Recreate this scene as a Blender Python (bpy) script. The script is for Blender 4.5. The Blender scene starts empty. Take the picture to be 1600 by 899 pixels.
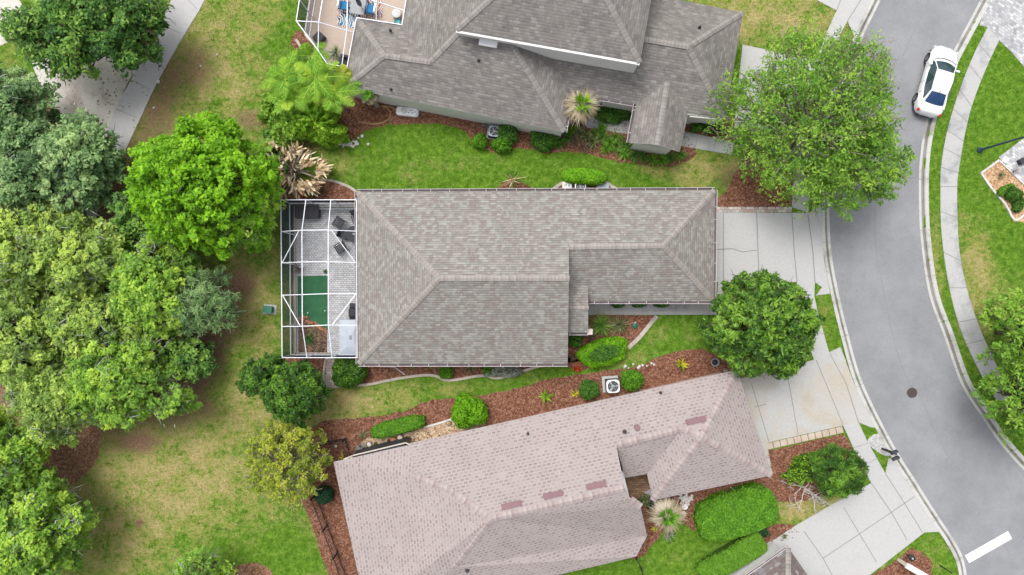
import bpy, bmesh, math, random
import numpy as np
from mathutils import Vector
from mathutils.geometry import tessellate_polygon
R = math.radians
random.seed(7)
SC = bpy.context.scene
COL = SC.collection
# ------------------------------------------------------------------ camera, sky, sun, exposure
CAM_H = 45.0
F = 1600 * 24 / 36.0
cd = bpy.data.cameras.new('camera'); cd.lens = 24; cd.sensor_width = 36; cd.sensor_fit = 'HORIZONTAL'
cd.clip_start = 0.5; cd.clip_end = 2000
cam = bpy.data.objects.new('camera', cd); COL.objects.link(cam)
cam.location = (0, 0, CAM_H); cam.rotation_euler = (0, 0, 0)
SC.camera = cam
SUN_EL, SUN_AZ = 64, -35           # azimuth clockwise from +Y
w = bpy.data.worlds.new('World'); SC.world = w; w.use_nodes = True
nt = w.node_tree; nt.nodes.clear()
sky = nt.nodes.new('ShaderNodeTexSky'); sky.sky_type = 'NISHITA'; sky.sun_disc = False
sky.sun_elevation = R(SUN_EL); sky.sun_rotation = R(SUN_AZ % 360)
sky.air_density = 1.0; sky.dust_density = 5.0; sky.ozone_density = 1.0
hs = nt.nodes.new('ShaderNodeHueSaturation'); hs.inputs['Saturation'].default_value = 0.30
bg = nt.nodes.new('ShaderNodeBackground'); bg.inputs['Strength'].default_value = 0.15
wo = nt.nodes.new('ShaderNodeOutputWorld')
nt.links.new(sky.outputs[0], hs.inputs['Color']); nt.links.new(hs.outputs[0], bg.inputs[0]); nt.links.new(bg.outputs[0], wo.inputs[0])
sd = bpy.data.lights.new('sun', 'SUN'); sd.energy = 1.0; sd.angle = R(24); sd.color = (1, 0.98, 0.96)
sun = bpy.data.objects.new('sun', sd); COL.objects.link(sun)
ce = math.cos(R(SUN_EL))
sdir = Vector((math.sin(R(SUN_AZ)) * ce, math.cos(R(SUN_AZ)) * ce, math.sin(R(SUN_EL))))
sun.rotation_euler = sdir.to_track_quat('Z', 'Y').to_euler(); sun.location = sdir * 60
vs = SC.view_settings; vs.view_transform = 'Standard'; vs.look = 'None'; vs.exposure = 0.60; vs.gamma = 1
SC.render.engine = 'CYCLES'

# ------------------------------------------------------------------ coordinates
def W(px, py, z=0.0):
    k = (CAM_H - z) / F
    return Vector(((px - 800) * k, (449.5 - py) * k, z))
def M(px):            # pixels to metres on the ground
    return px * CAM_H / F

# ------------------------------------------------------------------ materials
class NT:
    def __init__(s, name):
        s.m = bpy.data.materials.new(name); s.m.use_nodes = True
        s.t = s.m.node_tree; s.t.nodes.clear()
        s.out = s.n('OutputMaterial')
    def n(s, kind, **kw):
        nd = s.t.nodes.new('ShaderNode' + kind)
        for k, v in kw.items(): setattr(nd, k, v)
        return nd
    def l(s, a, b): s.t.links.new(a, b)
    def pos(s):
        return s.n('NewGeometry').outputs['Position']
    def noise(s, scale, detail=4, rough=0.55, vec=None, dist=0.0):
        nd = s.n('TexNoise'); nd.inputs['Scale'].default_value = scale; nd.inputs['Detail'].default_value = detail
        nd.inputs['Roughness'].default_value = rough; nd.inputs['Distortion'].default_value = dist
        s.l(vec if vec is not None else s.pos(), nd.inputs['Vector'])
        return nd.outputs['Fac']
    def ramp(s, fac, stops):
        r = s.n('ValToRGB'); e = r.color_ramp.elements
        while len(e) < len(stops): e.new(0.5)
        for i, (p, c) in enumerate(stops):
            e[i].position = p; e[i].color = (*c, 1) if len(c) == 3 else c
        s.l(fac, r.inputs[0]); return r.outputs[0]
    def mix(s, fac, a, b, mode='MIX'):
        x = s.n('Mix', data_type='RGBA', blend_type=mode)
        if isinstance(fac, (int, float)): x.inputs[0].default_value = fac
        else: s.l(fac, x.inputs[0])
        for v, i in ((a, 6), (b, 7)):
            if isinstance(v, tuple): x.inputs[i].default_value = (*v, 1)
            else: s.l(v, x.inputs[i])
        return x.outputs[2]
    def math(s, op, a, b=0.5, clamp=False):
        x = s.n('Math', operation=op, use_clamp=clamp)
        for v, i in ((a, 0), (b, 1)):
            if isinstance(v, (int, float)): x.inputs[i].default_value = v
            else: s.l(v, x.inputs[i])
        return x.outputs[0]
    def bsdf(s, col, rough=0.8, bump=None, bstr=0.3, bdist=0.02, metal=0.0, spec=0.3, coat=0.0):
        b = s.n('BsdfPrincipled')
        if isinstance(col, tuple): b.inputs['Base Color'].default_value = (*col, 1)
        else: s.l(col, b.inputs['Base Color'])
        b.inputs['Roughness'].default_value = rough; b.inputs['Metallic'].default_value = metal
        b.inputs['Specular IOR Level'].default_value = spec; b.inputs['Coat Weight'].default_value = coat
        if bump is not None:
            bp = s.n('Bump'); bp.inputs['Strength'].default_value = bstr; bp.inputs['Distance'].default_value = bdist
            s.l(bump, bp.inputs['Height']); s.l(bp.outputs[0], b.inputs['Normal'])
        s.l(b.outputs[0], s.out.inputs[0]); return b

def plain(name, c, c2=None, scale=3.0, rough=0.7, metal=0.0, spec=0.3, coat=0.0, bstr=0.2):
    m = NT(name)
    if c2 is None: c2 = tuple(v * 0.82 for v in c)
    nz = m.noise(scale, 5)
    m.bsdf(m.ramp(nz, [(0.3, c2), (0.7, c)]), rough, m.noise(scale * 8, 3), bstr, 0.01, metal, spec, coat)
    return m.m

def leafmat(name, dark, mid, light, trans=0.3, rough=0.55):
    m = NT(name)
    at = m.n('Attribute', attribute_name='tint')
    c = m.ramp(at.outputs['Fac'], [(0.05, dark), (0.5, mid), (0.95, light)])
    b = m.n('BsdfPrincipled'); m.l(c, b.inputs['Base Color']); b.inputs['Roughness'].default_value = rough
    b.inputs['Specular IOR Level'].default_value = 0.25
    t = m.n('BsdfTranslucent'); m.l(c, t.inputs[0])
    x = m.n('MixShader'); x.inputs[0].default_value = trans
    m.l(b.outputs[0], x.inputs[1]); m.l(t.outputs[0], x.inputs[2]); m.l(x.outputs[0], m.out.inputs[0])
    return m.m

def shingles(name, stops, w=0.36, h=0.17, blotch=None, bf=(0.5, 0.62), mortar=None, msize=0.012, weather=0.25, row=0.0, msm=0.2):
    m = NT(name)
    uv = m.n('UVMap').outputs[0]
    br = m.n('TexBrick'); m.l(uv, br.inputs['Vector'])
    br.inputs['Scale'].default_value = 1; br.inputs['Brick Width'].default_value = w; br.inputs['Row Height'].default_value = h
    br.inputs['Mortar Size'].default_value = msize; br.inputs['Mortar Smooth'].default_value = msm
    br.inputs['Color1'].default_value = (0, 0, 0, 1); br.inputs['Color2'].default_value = (1, 1, 1, 1)
    br.inputs['Mortar'].default_value = (0.5, 0.5, 0.5, 1); br.offset = 0.37; br.offset_frequency = 2; br.squash = 1.0
    c = m.ramp(br.outputs['Color'], stops)
    if blotch:
        n1 = m.noise(3.6, 4, 0.7, m.pos())
        nn = m.n('TexBrick'); m.l(uv, nn.inputs['Vector']); nn.inputs['Scale'].default_value = 1
        nn.inputs['Brick Width'].default_value = w * 1.3; nn.inputs['Row Height'].default_value = h
        nn.inputs['Mortar Size'].default_value = 0; nn.offset = 0.23
        nn.inputs['Color1'].default_value = (0, 0, 0, 1); nn.inputs['Color2'].default_value = (1, 1, 1, 1)
        f = m.math('ADD', m.math('MULTIPLY', nn.outputs['Color'], 0.42), n1)
        f = m.ramp(f, [(bf[0], (0, 0, 0)), (bf[1], (1, 1, 1))])
        c = m.mix(f, c, blotch)
    if mortar:
        c = m.mix(br.outputs['Fac'], c, mortar)
    if row:  # shadow line at each shingle course, darkened into the colour
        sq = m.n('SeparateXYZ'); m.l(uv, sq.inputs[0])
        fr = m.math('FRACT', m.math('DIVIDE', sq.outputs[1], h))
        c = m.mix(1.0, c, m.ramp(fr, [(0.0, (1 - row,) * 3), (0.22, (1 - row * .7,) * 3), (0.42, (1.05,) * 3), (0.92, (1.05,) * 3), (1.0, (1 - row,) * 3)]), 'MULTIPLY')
    wn = m.ramp(m.noise(0.55, 6, 0.6), [(0.25, (1 - weather,) * 3), (0.75, (1.0,) * 3)])
    c = m.mix(1.0, c, wn, 'MULTIPLY')
    gr = m.ramp(m.noise(24, 2, 0.7), [(0.2, (0.8,) * 3), (0.8, (1.1,) * 3)])
    c = m.mix(1.0, c, gr, 'MULTIPLY')
    # saw tooth height of each course
    sp = m.n('SeparateXYZ'); m.l(uv, sp.inputs[0])
    hgt = m.math('SUBTRACT', 1.0, m.math('FRACT', m.math('DIVIDE', sp.outputs[1], h)))
    hh = m.math('ADD', hgt, m.math('MULTIPLY', m.noise(15, 3), 0.6))
    m.bsdf(c, 0.9, hh, 0.45, 0.02, spec=0.15)
    return m.m

def capmat(name, a, b, step=0.22):
    m = NT(name)
    uv = m.n('UVMap').outputs[0]
    sp = m.n('SeparateXYZ'); m.l(uv, sp.inputs[0])
    d = m.math('DIVIDE', sp.outputs[0], step)
    fl = m.math('FLOOR', d); fr = m.math('FRACT', d)
    wn = m.n('TexWhiteNoise', noise_dimensions='1D'); m.l(fl, wn.inputs['W'])
    f = m.math('ADD', m.math('MULTIPLY', fr, 0.55), m.math('MULTIPLY', wn.outputs[0], 0.45))
    m.bsdf(m.ramp(f, [(0.2, a), (0.8, b)]), 0.9, m.noise(20, 3), 0.3, 0.01, spec=0.15)
    return m.m

def concrete(name, c=(0.435, 0.433, 0.425), dirt=(0.355, 0.355, 0.345), amt=(0.60, 0.84), warm=None):
    m = NT(name)
    n1 = m.ramp(m.noise(0.6, 8, 0.65), [(amt[0], (0, 0, 0)), (amt[1], (1, 1, 1))])
    col = m.mix(n1, c, dirt)
    if warm:
        n2 = m.ramp(m.noise(0.35, 5, 0.6, dist=0.8), [(0.48, (0, 0, 0)), (0.62, (1, 1, 1))])
        col = m.mix(m.math('MULTIPLY', n2, 0.6), col, warm)
    n3 = m.ramp(m.noise(9, 4, 0.7), [(0.3, (0.88,) * 3), (0.7, (1.04,) * 3)])
    col = m.mix(1.0, col, n3, 'MULTIPLY')
    m.bsdf(col, 0.85, m.noise(40, 3), 0.2, 0.01)
    return m.m

def pavers(name, stops, w, h, mortar=(0.2, 0.19, 0.18), ms=0.012, rot=0.0):
    m = NT(name)
    mp = m.n('Mapping'); m.l(m.pos(), mp.inputs[0]); mp.inputs['Rotation'].default_value = (0, 0, rot)
    br = m.n('TexBrick'); m.l(mp.outputs[0], br.inputs['Vector'])
    br.inputs['Scale'].default_value = 1; br.inputs['Brick Width'].default_value = w; br.inputs['Row Height'].default_value = h
    br.inputs['Mortar Size'].default_value = ms
    br.inputs['Color1'].default_value = (0, 0, 0, 1); br.inputs['Color2'].default_value = (1, 1, 1, 1)
    c = m.mix(br.outputs['Fac'], m.ramp(br.outputs['Color'], stops), mortar)
    c = m.mix(1.0, c, m.ramp(m.noise(1.2, 6), [(0.3, (0.78,) * 3), (0.7, (1.08,) * 3)]), 'MULTIPLY')
    m.bsdf(c, 0.85, br.outputs['Fac'], -0.4, 0.01)
    return m.m

def lawn_color(m):
    """green to straw to bare soil by the two painted wear maps plus noise"""
    dry = m.n('Attribute', attribute_name='dry').outputs['Fac']
    bare = m.n('Attribute', attribute_name='bare').outputs['Fac']
    n1 = m.noise(0.8, 8, 0.7); n2 = m.noise(4.0, 6, 0.75)
    nn = m.math('ADD', m.math('MULTIPLY', n1, 0.55), m.math('MULTIPLY', n2, 0.45))
    nn = m.math('MULTIPLY', m.math('SUBTRACT', nn, 0.5), 3.2)
    fd = m.math('ADD', dry, m.math('MULTIPLY', nn, m.math('ADD', 0.45, m.math('MULTIPLY', dry, 2.1))), True)
    g = m.ramp(m.noise(2.6, 6, 0.7), [(0.36, (0.056, 0.132, 0.009)), (0.5, (0.092, 0.190, 0.016)), (0.64, (0.150, 0.255, 0.034))])
    c = m.mix(m.ramp(fd, [(0.12, (0, 0, 0)), (0.5, (0.55,) * 3), (0.95, (1, 1, 1))]), g, (0.355, 0.295, 0.13))
    c = m.mix(m.ramp(fd, [(0.3, (0, 0, 0)), (0.45, (0.5,) * 3), (0.6, (0, 0, 0))]), c, (0.235, 0.255, 0.045))
    fb = m.math('ADD', bare, m.math('MULTIPLY', nn, 0.3), True)
    soil = m.ramp(m.noise(7, 6, 0.75), [(0.3, (0.12, 0.07, 0.045)), (0.55, (0.23, 0.145, 0.09)), (0.75, (0.33, 0.24, 0.17))])
    sp_ = m.ramp(m.noise(9, 5, 0.8), [(0.3, (0.66, 0.68, 0.62)), (0.5, (1, 1, 1)), (0.7, (1.38, 1.34, 1.3))])
    c = m.mix(1.0, c, sp_, 'MULTIPLY')
    return m.mix(m.ramp(fb, [(0.35, (0, 0, 0)), (0.75, (1, 1, 1))]), c, soil)

def mk_lawn():
    m = NT('lawn'); c = lawn_color(m)
    m.bsdf(c, 0.95, m.noise(18, 5, 0.8), 0.8, 0.05, spec=0.1); return m.m
def mk_tuft():
    m = NT('grass_blades'); c = lawn_color(m)
    at = m.n('Attribute', attribute_name='tint').outputs['Fac']
    c = m.mix(1.0, c, m.ramp(at, [(0, (0.85, 0.88, 0.8)), (0.5, (1.15, 1.15, 1.1)), (1, (1.8, 1.7, 1.5))]), 'MULTIPLY')
    b = m.bsdf(c, 0.8, spec=0.15); return m.m
def mk_mulch(name, cs):
    m = NT(name)
    v = m.n('TexVoronoi'); m.l(m.pos(), v.inputs['Vector']); v.inputs['Scale'].default_value = 11
    sp = m.n('SeparateXYZ'); m.l(v.outputs['Color'], sp.inputs[0])
    f = m.math('ADD', m.math('MULTIPLY', sp.outputs[0], 0.6), m.math('MULTIPLY', m.noise(1.2, 5, 0.7), 0.4))
    m.bsdf(m.ramp(f, [(0.15, cs[0]), (0.5, cs[1]), (0.8, cs[2])]), 0.95, v.outputs['Distance'], 0.8, 0.04, spec=0.1)
    return m.m
def mk_asphalt():
    m = NT('asphalt')
    c = m.ramp(m.noise(0.35, 8, 0.7), [(0.28, (0.198, 0.202, 0.214)), (0.5, (0.236, 0.24, 0.252)), (0.72, (0.282, 0.286, 0.298))])
    g = m.ramp(m.noise(16, 5, 0.9), [(0.3, (0.80,) * 3), (0.7, (1.18,) * 3)])
    c = m.mix(1.0, c, g, 'MULTIPLY')
    v = m.ramp(m.noise(1.6, 8, 0.8), [(0.28, (1.16,) * 3), (0.38, (1.0,) * 3), (0.62, (1.0,) * 3), (0.72, (0.76,) * 3)])
    c = m.mix(1.0, c, v, 'MULTIPLY')
    m.bsdf(c, 0.9, m.noise(60, 2), 0.4, 0.01, spec=0.2); return m.m
def mk_screen():
    m = NT('insect_screen')
    lw = m.n('LayerWeight'); lw.inputs['Blend'].default_value = 0.5
    f = m.ramp(lw.outputs['Facing'], [(0.0, (0.05,) * 3), (0.35, (0.10,) * 3), (0.62, (0.60,) * 3), (0.97, (0.85,) * 3)])
    t = m.n('BsdfTransparent'); d = m.n('BsdfDiffuse'); d.inputs[0].default_value = (0.045, 0.055, 0.08, 1)
    x = m.n('MixShader'); m.l(f, x.inputs[0]); m.l(t.outputs[0], x.inputs[1]); m.l(d.outputs[0], x.inputs[2])
    m.l(x.outputs[0], m.out.inputs[0]); return m.m

MT = dict(
    lawn=mk_lawn(), tuft=mk_tuft(), asphalt=mk_asphalt(), screen=mk_screen(),
    mulch=mk_mulch('red_mulch', [(0.085, 0.038, 0.024), (0.185, 0.082, 0.050), (0.30, 0.16, 0.11)]),
    litter=mk_mulch('leaf_litter', [(0.10, 0.05, 0.03), (0.22, 0.115, 0.065), (0.33, 0.2, 0.13)]),
    straw=mk_mulch('tan_mulch', [(0.25, 0.14, 0.07), (0.48, 0.30, 0.17), (0.62, 0.45, 0.28)]),
    gravel=mk_mulch('tan_gravel', [(0.26, 0.19, 0.12), (0.42, 0.31, 0.20), (0.55, 0.44, 0.31)]),
    whitegravel=mk_mulch('white_gravel', [(0.28, 0.275, 0.265), (0.42, 0.415, 0.405), (0.54, 0.53, 0.52)]),
    sand=concrete('sand', (0.55, 0.52, 0.47), (0.33, 0.28, 0.23), (0.5, 0.72)),
    conc=concrete('concrete'), concw=concrete('concrete_rusty', (0.43, 0.425, 0.41), (0.33, 0.315, 0.28), (0.55, 0.85), (0.42, 0.36, 0.27)),
    path=concrete('path_concrete', (0.45, 0.44, 0.44), (0.36, 0.34, 0.33)),
    walk=concrete('walk_concrete', (0.42, 0.418, 0.41), (0.25, 0.255, 0.265), (0.50, 0.68)),
    kerb=concrete('kerb_concrete', (0.48, 0.475, 0.45), (0.26, 0.25, 0.23), (0.5, 0.7)),
    kerbd=concrete('kerb_dirty', (0.27, 0.26, 0.24), (0.14, 0.13, 0.12), (0.4, 0.65)),
    joint=plain('joint', (0.245, 0.24, 0.225)), jointp=plain('joint_pale', (0.34, 0.335, 0.32)), crack=plain('tar_seam', (0.225, 0.228, 0.24)),
    edging=concrete('edging_concrete', (0.48, 0.42, 0.36), (0.28, 0.24, 0.2), (0.45, 0.7)),
    paint=plain('road_paint', (0.82, 0.83, 0.83), (0.60, 0.60, 0.61), 7),
    patio=pavers('patio_pavers', [(0.1, (0.46, 0.465, 0.48)), (0.5, (0.53, 0.535, 0.55)), (0.9, (0.60, 0.60, 0.61))], 0.2, 0.13),
    border=pavers('border_pavers', [(0.0, (0.42, 0.27, 0.21)), (0.4, (0.36, 0.33, 0.33)), (0.7, (0.5, 0.42, 0.36)), (1, (0.55, 0.5, 0.45))], 0.28, 0.19),
    greypav=pavers('grey_pavers', [(0.0, (0.30, 0.30, 0.31)), (0.5, (0.42, 0.42, 0.43)), (1, (0.58, 0.58, 0.58))], 0.24, 0.17, (0.28, 0.28, 0.28), 0.01, 0.6),
    deck=concrete('tan_deck', (0.47, 0.38, 0.31), (0.36, 0.29, 0.23), (0.55, 0.85)),
    brownpav=pavers('brown_pavers', [(0, (0.2, 0.12, 0.07)), (1, (0.34, 0.22, 0.14))], 0.3, 0.15, (0.12, 0.08, 0.05)),
    blockpav=concrete('block_paver', (0.52, 0.43, 0.36), (0.4, 0.3, 0.24), (0.4, 0.7)),
    bright=plain('white_stucco', (0.66, 0.645, 0.62), (0.60, 0.585, 0.56), rough=0.9),
    white=plain('white_paint', (0.82, 0.82, 0.83), (0.74, 0.74, 0.76), rough=0.4, spec=0.4),
    offwhite=plain('stucco_white', (0.68, 0.67, 0.66), (0.58, 0.57, 0.56), rough=0.9),
    beige=plain('stucco_beige', (0.55, 0.48, 0.42), rough=0.9), pinkst=plain('stucco_pink', (0.58, 0.49, 0.45), rough=0.9),
    frame=plain('white_aluminium', (0.84, 0.85, 0.9), (0.78, 0.79, 0.85), rough=0.35, spec=0.5),
    gutter=plain('gutter_inside', (0.12, 0.10, 0.10), rough=0.9), guts=plain('gutter_mauve', (0.55, 0.48, 0.5), rough=0.6),
    black=plain('black_metal', (0.025, 0.025, 0.03), rough=0.5), dark=plain('charcoal', (0.05, 0.052, 0.06), (0.035, 0.037, 0.045), rough=0.7),
    dkbrown=plain('dark_wicker', (0.055, 0.05, 0.055), (0.04, 0.036, 0.04), rough=0.8),
    grey=plain('grey_metal', (0.33, 0.34, 0.35), rough=0.5), lgrey=plain('light_grey_metal', (0.6, 0.6, 0.6), rough=0.5, spec=0.4),
    bluegrey=plain('blue_grey_metal', (0.34, 0.40, 0.46), rough=0.5), lamp=plain('lamp_blue_black', (0.04, 0.07, 0.10), rough=0.45),
    spa=plain('spa_cover', (0.50, 0.55, 0.62), (0.44, 0.49, 0.56), rough=0.5, spec=0.4),
    turf=plain('putting_turf', (0.035, 0.14, 0.055), (0.028, 0.105, 0.045), 2.5, rough=0.95, bstr=0.6),
    soil=mk_mulch('garden_soil', [(0.05, 0.035, 0.025), (0.12, 0.08, 0.055), (0.25, 0.15, 0.09)]),
    green=plain('green_plastic', (0.03, 0.16, 0.10), rough=0.5), teal=plain('teal_glaze', (0.03, 0.28, 0.32), rough=0.3),
    blue=plain('blue_cushion', (0.02, 0.20, 0.45), rough=0.8), pinkv=plain('mauve_vent', (0.25, 0.145, 0.16), rough=0.6),
    iron=plain('cast_iron', (0.075, 0.06, 0.06), rough=0.7), terra=plain('terracotta', (0.45, 0.2, 0.1), rough=0.8),
    rust=plain('rusty_ring', (0.14, 0.09, 0.07), rough=0.8), cream=plain('cream_stone', (0.6, 0.52, 0.42), rough=0.8),
    stone=plain('pale_stone', (0.62, 0.6, 0.57), rough=0.9), carw=plain('car_paint', (0.80, 0.81, 0.82), (0.78, 0.79, 0.80), rough=0.22, spec=0.5, coat=1.0, bstr=0),
    glass=plain('car_glass', (0.02, 0.05, 0.06), (0.012, 0.03, 0.04), rough=0.08, spec=0.8, bstr=0), glassb=plain('rear_glass', (0.012, 0.045, 0.13), (0.01, 0.035, 0.1), rough=0.12, spec=0.6, bstr=0),
    pane=plain('window_glass', (0.05, 0.07, 0.09), rough=0.1, spec=0.7, bstr=0), tyre=plain('rubber', (0.025, 0.025, 0.028), rough=0.85),
    rim=plain('alloy', (0.42, 0.43, 0.45), rough=0.3, metal=0.7, bstr=0), red=plain('red_lens', (0.5, 0.03, 0.02), rough=0.2, bstr=0),
    lens=plain('clear_lens', (0.5, 0.53, 0.56), rough=0.1, spec=0.8, bstr=0),
    bark=plain('bark', (0.14, 0.11, 0.085), (0.08, 0.065, 0.05), 6, rough=0.95), barkp=plain('pale_bark', (0.34, 0.3, 0.25), (0.22, 0.19, 0.15), 6, rough=0.95),
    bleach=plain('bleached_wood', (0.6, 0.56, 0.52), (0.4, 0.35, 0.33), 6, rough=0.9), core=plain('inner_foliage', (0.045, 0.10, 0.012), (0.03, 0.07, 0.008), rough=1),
    hose=plain('tan_hose', (0.42, 0.28, 0.13), rough=0.7),
)
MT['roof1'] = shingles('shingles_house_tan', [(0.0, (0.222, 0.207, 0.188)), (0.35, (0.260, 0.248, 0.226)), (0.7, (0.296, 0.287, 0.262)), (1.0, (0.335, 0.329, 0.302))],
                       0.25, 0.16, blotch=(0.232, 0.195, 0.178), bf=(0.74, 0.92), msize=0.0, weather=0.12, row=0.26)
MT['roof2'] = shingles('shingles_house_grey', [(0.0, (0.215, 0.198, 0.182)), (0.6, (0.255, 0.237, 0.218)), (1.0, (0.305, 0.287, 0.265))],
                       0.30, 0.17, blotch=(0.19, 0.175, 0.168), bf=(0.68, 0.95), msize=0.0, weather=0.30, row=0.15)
MT['roof3'] = shingles('shingles_house_pink', [(0.0, (0.25, 0.197, 0.19)), (0.6, (0.315, 0.267, 0.255)), (1.0, (0.37, 0.322, 0.31))],
                       0.30, 0.20, mortar=(0.385, 0.337, 0.324), msize=0.065, weather=0.14, msm=0.7)
MT['roof4'] = shingles('shingles_house_slate', [(0.0, (0.14, 0.12, 0.12)), (0.6, (0.22, 0.2, 0.2)), (1.0, (0.3, 0.28, 0.28))],
                       0.45, 0.2, blotch=(0.16, 0.12, 0.11), bf=(0.62, 0.8), mortar=(0.12, 0.11, 0.11))  # mortar here is the painted shadow line between shingles
MT['cap1'] = capmat('cap_tan', (0.235, 0.212, 0.19), (0.32, 0.295, 0.268))
MT['cap2'] = capmat('cap_grey', (0.20, 0.185, 0.175), (0.29, 0.27, 0.25))
MT['cap3'] = capmat('cap_pink', (0.28, 0.22, 0.21), (0.385, 0.337, 0.322), 0.3)

LM = dict(
    lime=leafmat('leaves_lime', (0.106, 0.250, 0.010), (0.194, 0.450, 0.015), (0.338, 0.625, 0.025), 0.4),
    oakd=leafmat('leaves_oak_dark', (0.05, 0.13, 0.03), (0.13, 0.29, 0.055), (0.32, 0.52, 0.09), 0.4),
    oakg=leafmat('leaves_oak_greygreen', (0.12, 0.22, 0.09), (0.25, 0.42, 0.16), (0.48, 0.64, 0.27), 0.45),
    oaky=leafmat('leaves_oak_yellow', (0.20, 0.31, 0.08), (0.38, 0.55, 0.12), (0.64, 0.78, 0.17), 0.5),
    oakl=leafmat('leaves_oak_fresh', (0.14, 0.27, 0.05), (0.30, 0.53, 0.075), (0.56, 0.76, 0.11), 0.5),
    elm=leafmat('leaves_elm', (0.085, 0.19, 0.025), (0.20, 0.40, 0.045), (0.40, 0.60, 0.085), 0.45),
    mag=leafmat('leaves_magnolia', (0.020, 0.060, 0.008), (0.060, 0.155, 0.016), (0.20, 0.37, 0.035), 0.25, 0.4),
    dkr=leafmat('leaves_dark_round', (0.020, 0.062, 0.008), (0.055, 0.150, 0.014), (0.17, 0.33, 0.03), 0.25, 0.45),
    thin=leafmat('leaves_thin_yellow', (0.2, 0.28, 0.03), (0.40, 0.48, 0.055), (0.62, 0.64, 0.09), 0.45),
    hedge=leafmat('leaves_hedge_lime', (0.081, 0.218, 0.007), (0.167, 0.414, 0.011), (0.299, 0.598, 0.023), 0.35),
    hedged=leafmat('leaves_hedge_dark', (0.024, 0.084, 0.014), (0.066, 0.180, 0.022), (0.144, 0.300, 0.036), 0.25),
    hedgem=leafmat('leaves_hedge_mid', (0.052, 0.155, 0.009), (0.103, 0.276, 0.014), (0.196, 0.425, 0.029), 0.3),
    clip=leafmat('leaves_clipped', (0.08, 0.21, 0.013), (0.12, 0.28, 0.019), (0.17, 0.35, 0.03), 0.25),
    bluegreen=leafmat('leaves_bluegreen', (0.015, 0.060, 0.030), (0.030, 0.100, 0.050), (0.060, 0.160, 0.080), 0.2),
    fern=leafmat('leaves_fern', (0.048, 0.132, 0.014), (0.108, 0.240, 0.030), (0.264, 0.420, 0.072), 0.35),
    palm=leafmat('leaves_palm', (0.10, 0.25, 0.012), (0.22, 0.44, 0.03), (0.45, 0.62, 0.06), 0.4),
    palmd=leafmat('leaves_palm_dry', (0.220, 0.170, 0.090), (0.380, 0.310, 0.200), (0.550, 0.490, 0.380), 0.2),
    straw=leafmat('dead_fronds', (0.36, 0.23, 0.11), (0.70, 0.53, 0.32), (0.9, 0.80, 0.62), 0.15),
    olive=leafmat('leaves_variegated', (0.060, 0.080, 0.020), (0.170, 0.200, 0.070), (0.420, 0.420, 0.250), 0.3),
    yellow=leafmat('leaves_croton', (0.160, 0.280, 0.020), (0.500, 0.500, 0.030), (0.750, 0.620, 0.040), 0.3),
    silver=leafmat('leaves_silver', (0.100, 0.130, 0.070), (0.260, 0.280, 0.240), (0.480, 0.480, 0.460), 0.2),
    moss=leafmat('spanish_moss', (0.30, 0.33, 0.28), (0.46, 0.49, 0.44), (0.6, 0.63, 0.6), 0.35),
    redf=leafmat('flowers_red', (0.300, 0.030, 0.010), (0.450, 0.050, 0.020), (0.500, 0.100, 0.030), 0.2),
    brown=leafmat('foliage_brown', (0.080, 0.050, 0.030), (0.160, 0.100, 0.060), (0.260, 0.180, 0.110), 0.2),
    chips=leafmat('mulch_chips', (0.085, 0.034, 0.020), (0.215, 0.088, 0.048), (0.42, 0.25, 0.17), 0.0, 0.9),
    strawchips=leafmat('straw_chips', (0.220, 0.120, 0.060), (0.500, 0.320, 0.180), (0.700, 0.550, 0.400), 0.0, 0.9),
    litterchips=leafmat('litter_chips', (0.090, 0.040, 0.020), (0.240, 0.130, 0.075), (0.420, 0.290, 0.200), 0.0, 0.9),
)

# ------------------------------------------------------------------ object helpers
def tag(o, label=None, cat=None, group=None, kind=None):
    if label: o['label'] = label
    if cat: o['category'] = cat
    if group: o['group'] = group
    if kind: o['kind'] = kind
    return o
def empty(name, loc, label, cat, group=None, rz=0.0):
    o = bpy.data.objects.new(name, None); COL.objects.link(o); o.location = loc; o.rotation_euler = (0, 0, rz)
    o.empty_display_size = 0.3
    return tag(o, label, cat, group)
def link(name, me, parent=None, world=True):
    """mesh data given in world coordinates; a parented part keeps them"""
    o = bpy.data.objects.new(name, me); COL.objects.link(o)
    if parent is not None:
        o.parent = parent
        if world:
            rt = parent; loc = Vector((0, 0, 0))
            while rt is not None: loc += rt.location; rt = rt.parent
            me.transform(__import__('mathutils').Matrix.Translation(-loc))
    return o
def local(name, me, parent):
    return link(name, me, parent, False)

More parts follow.
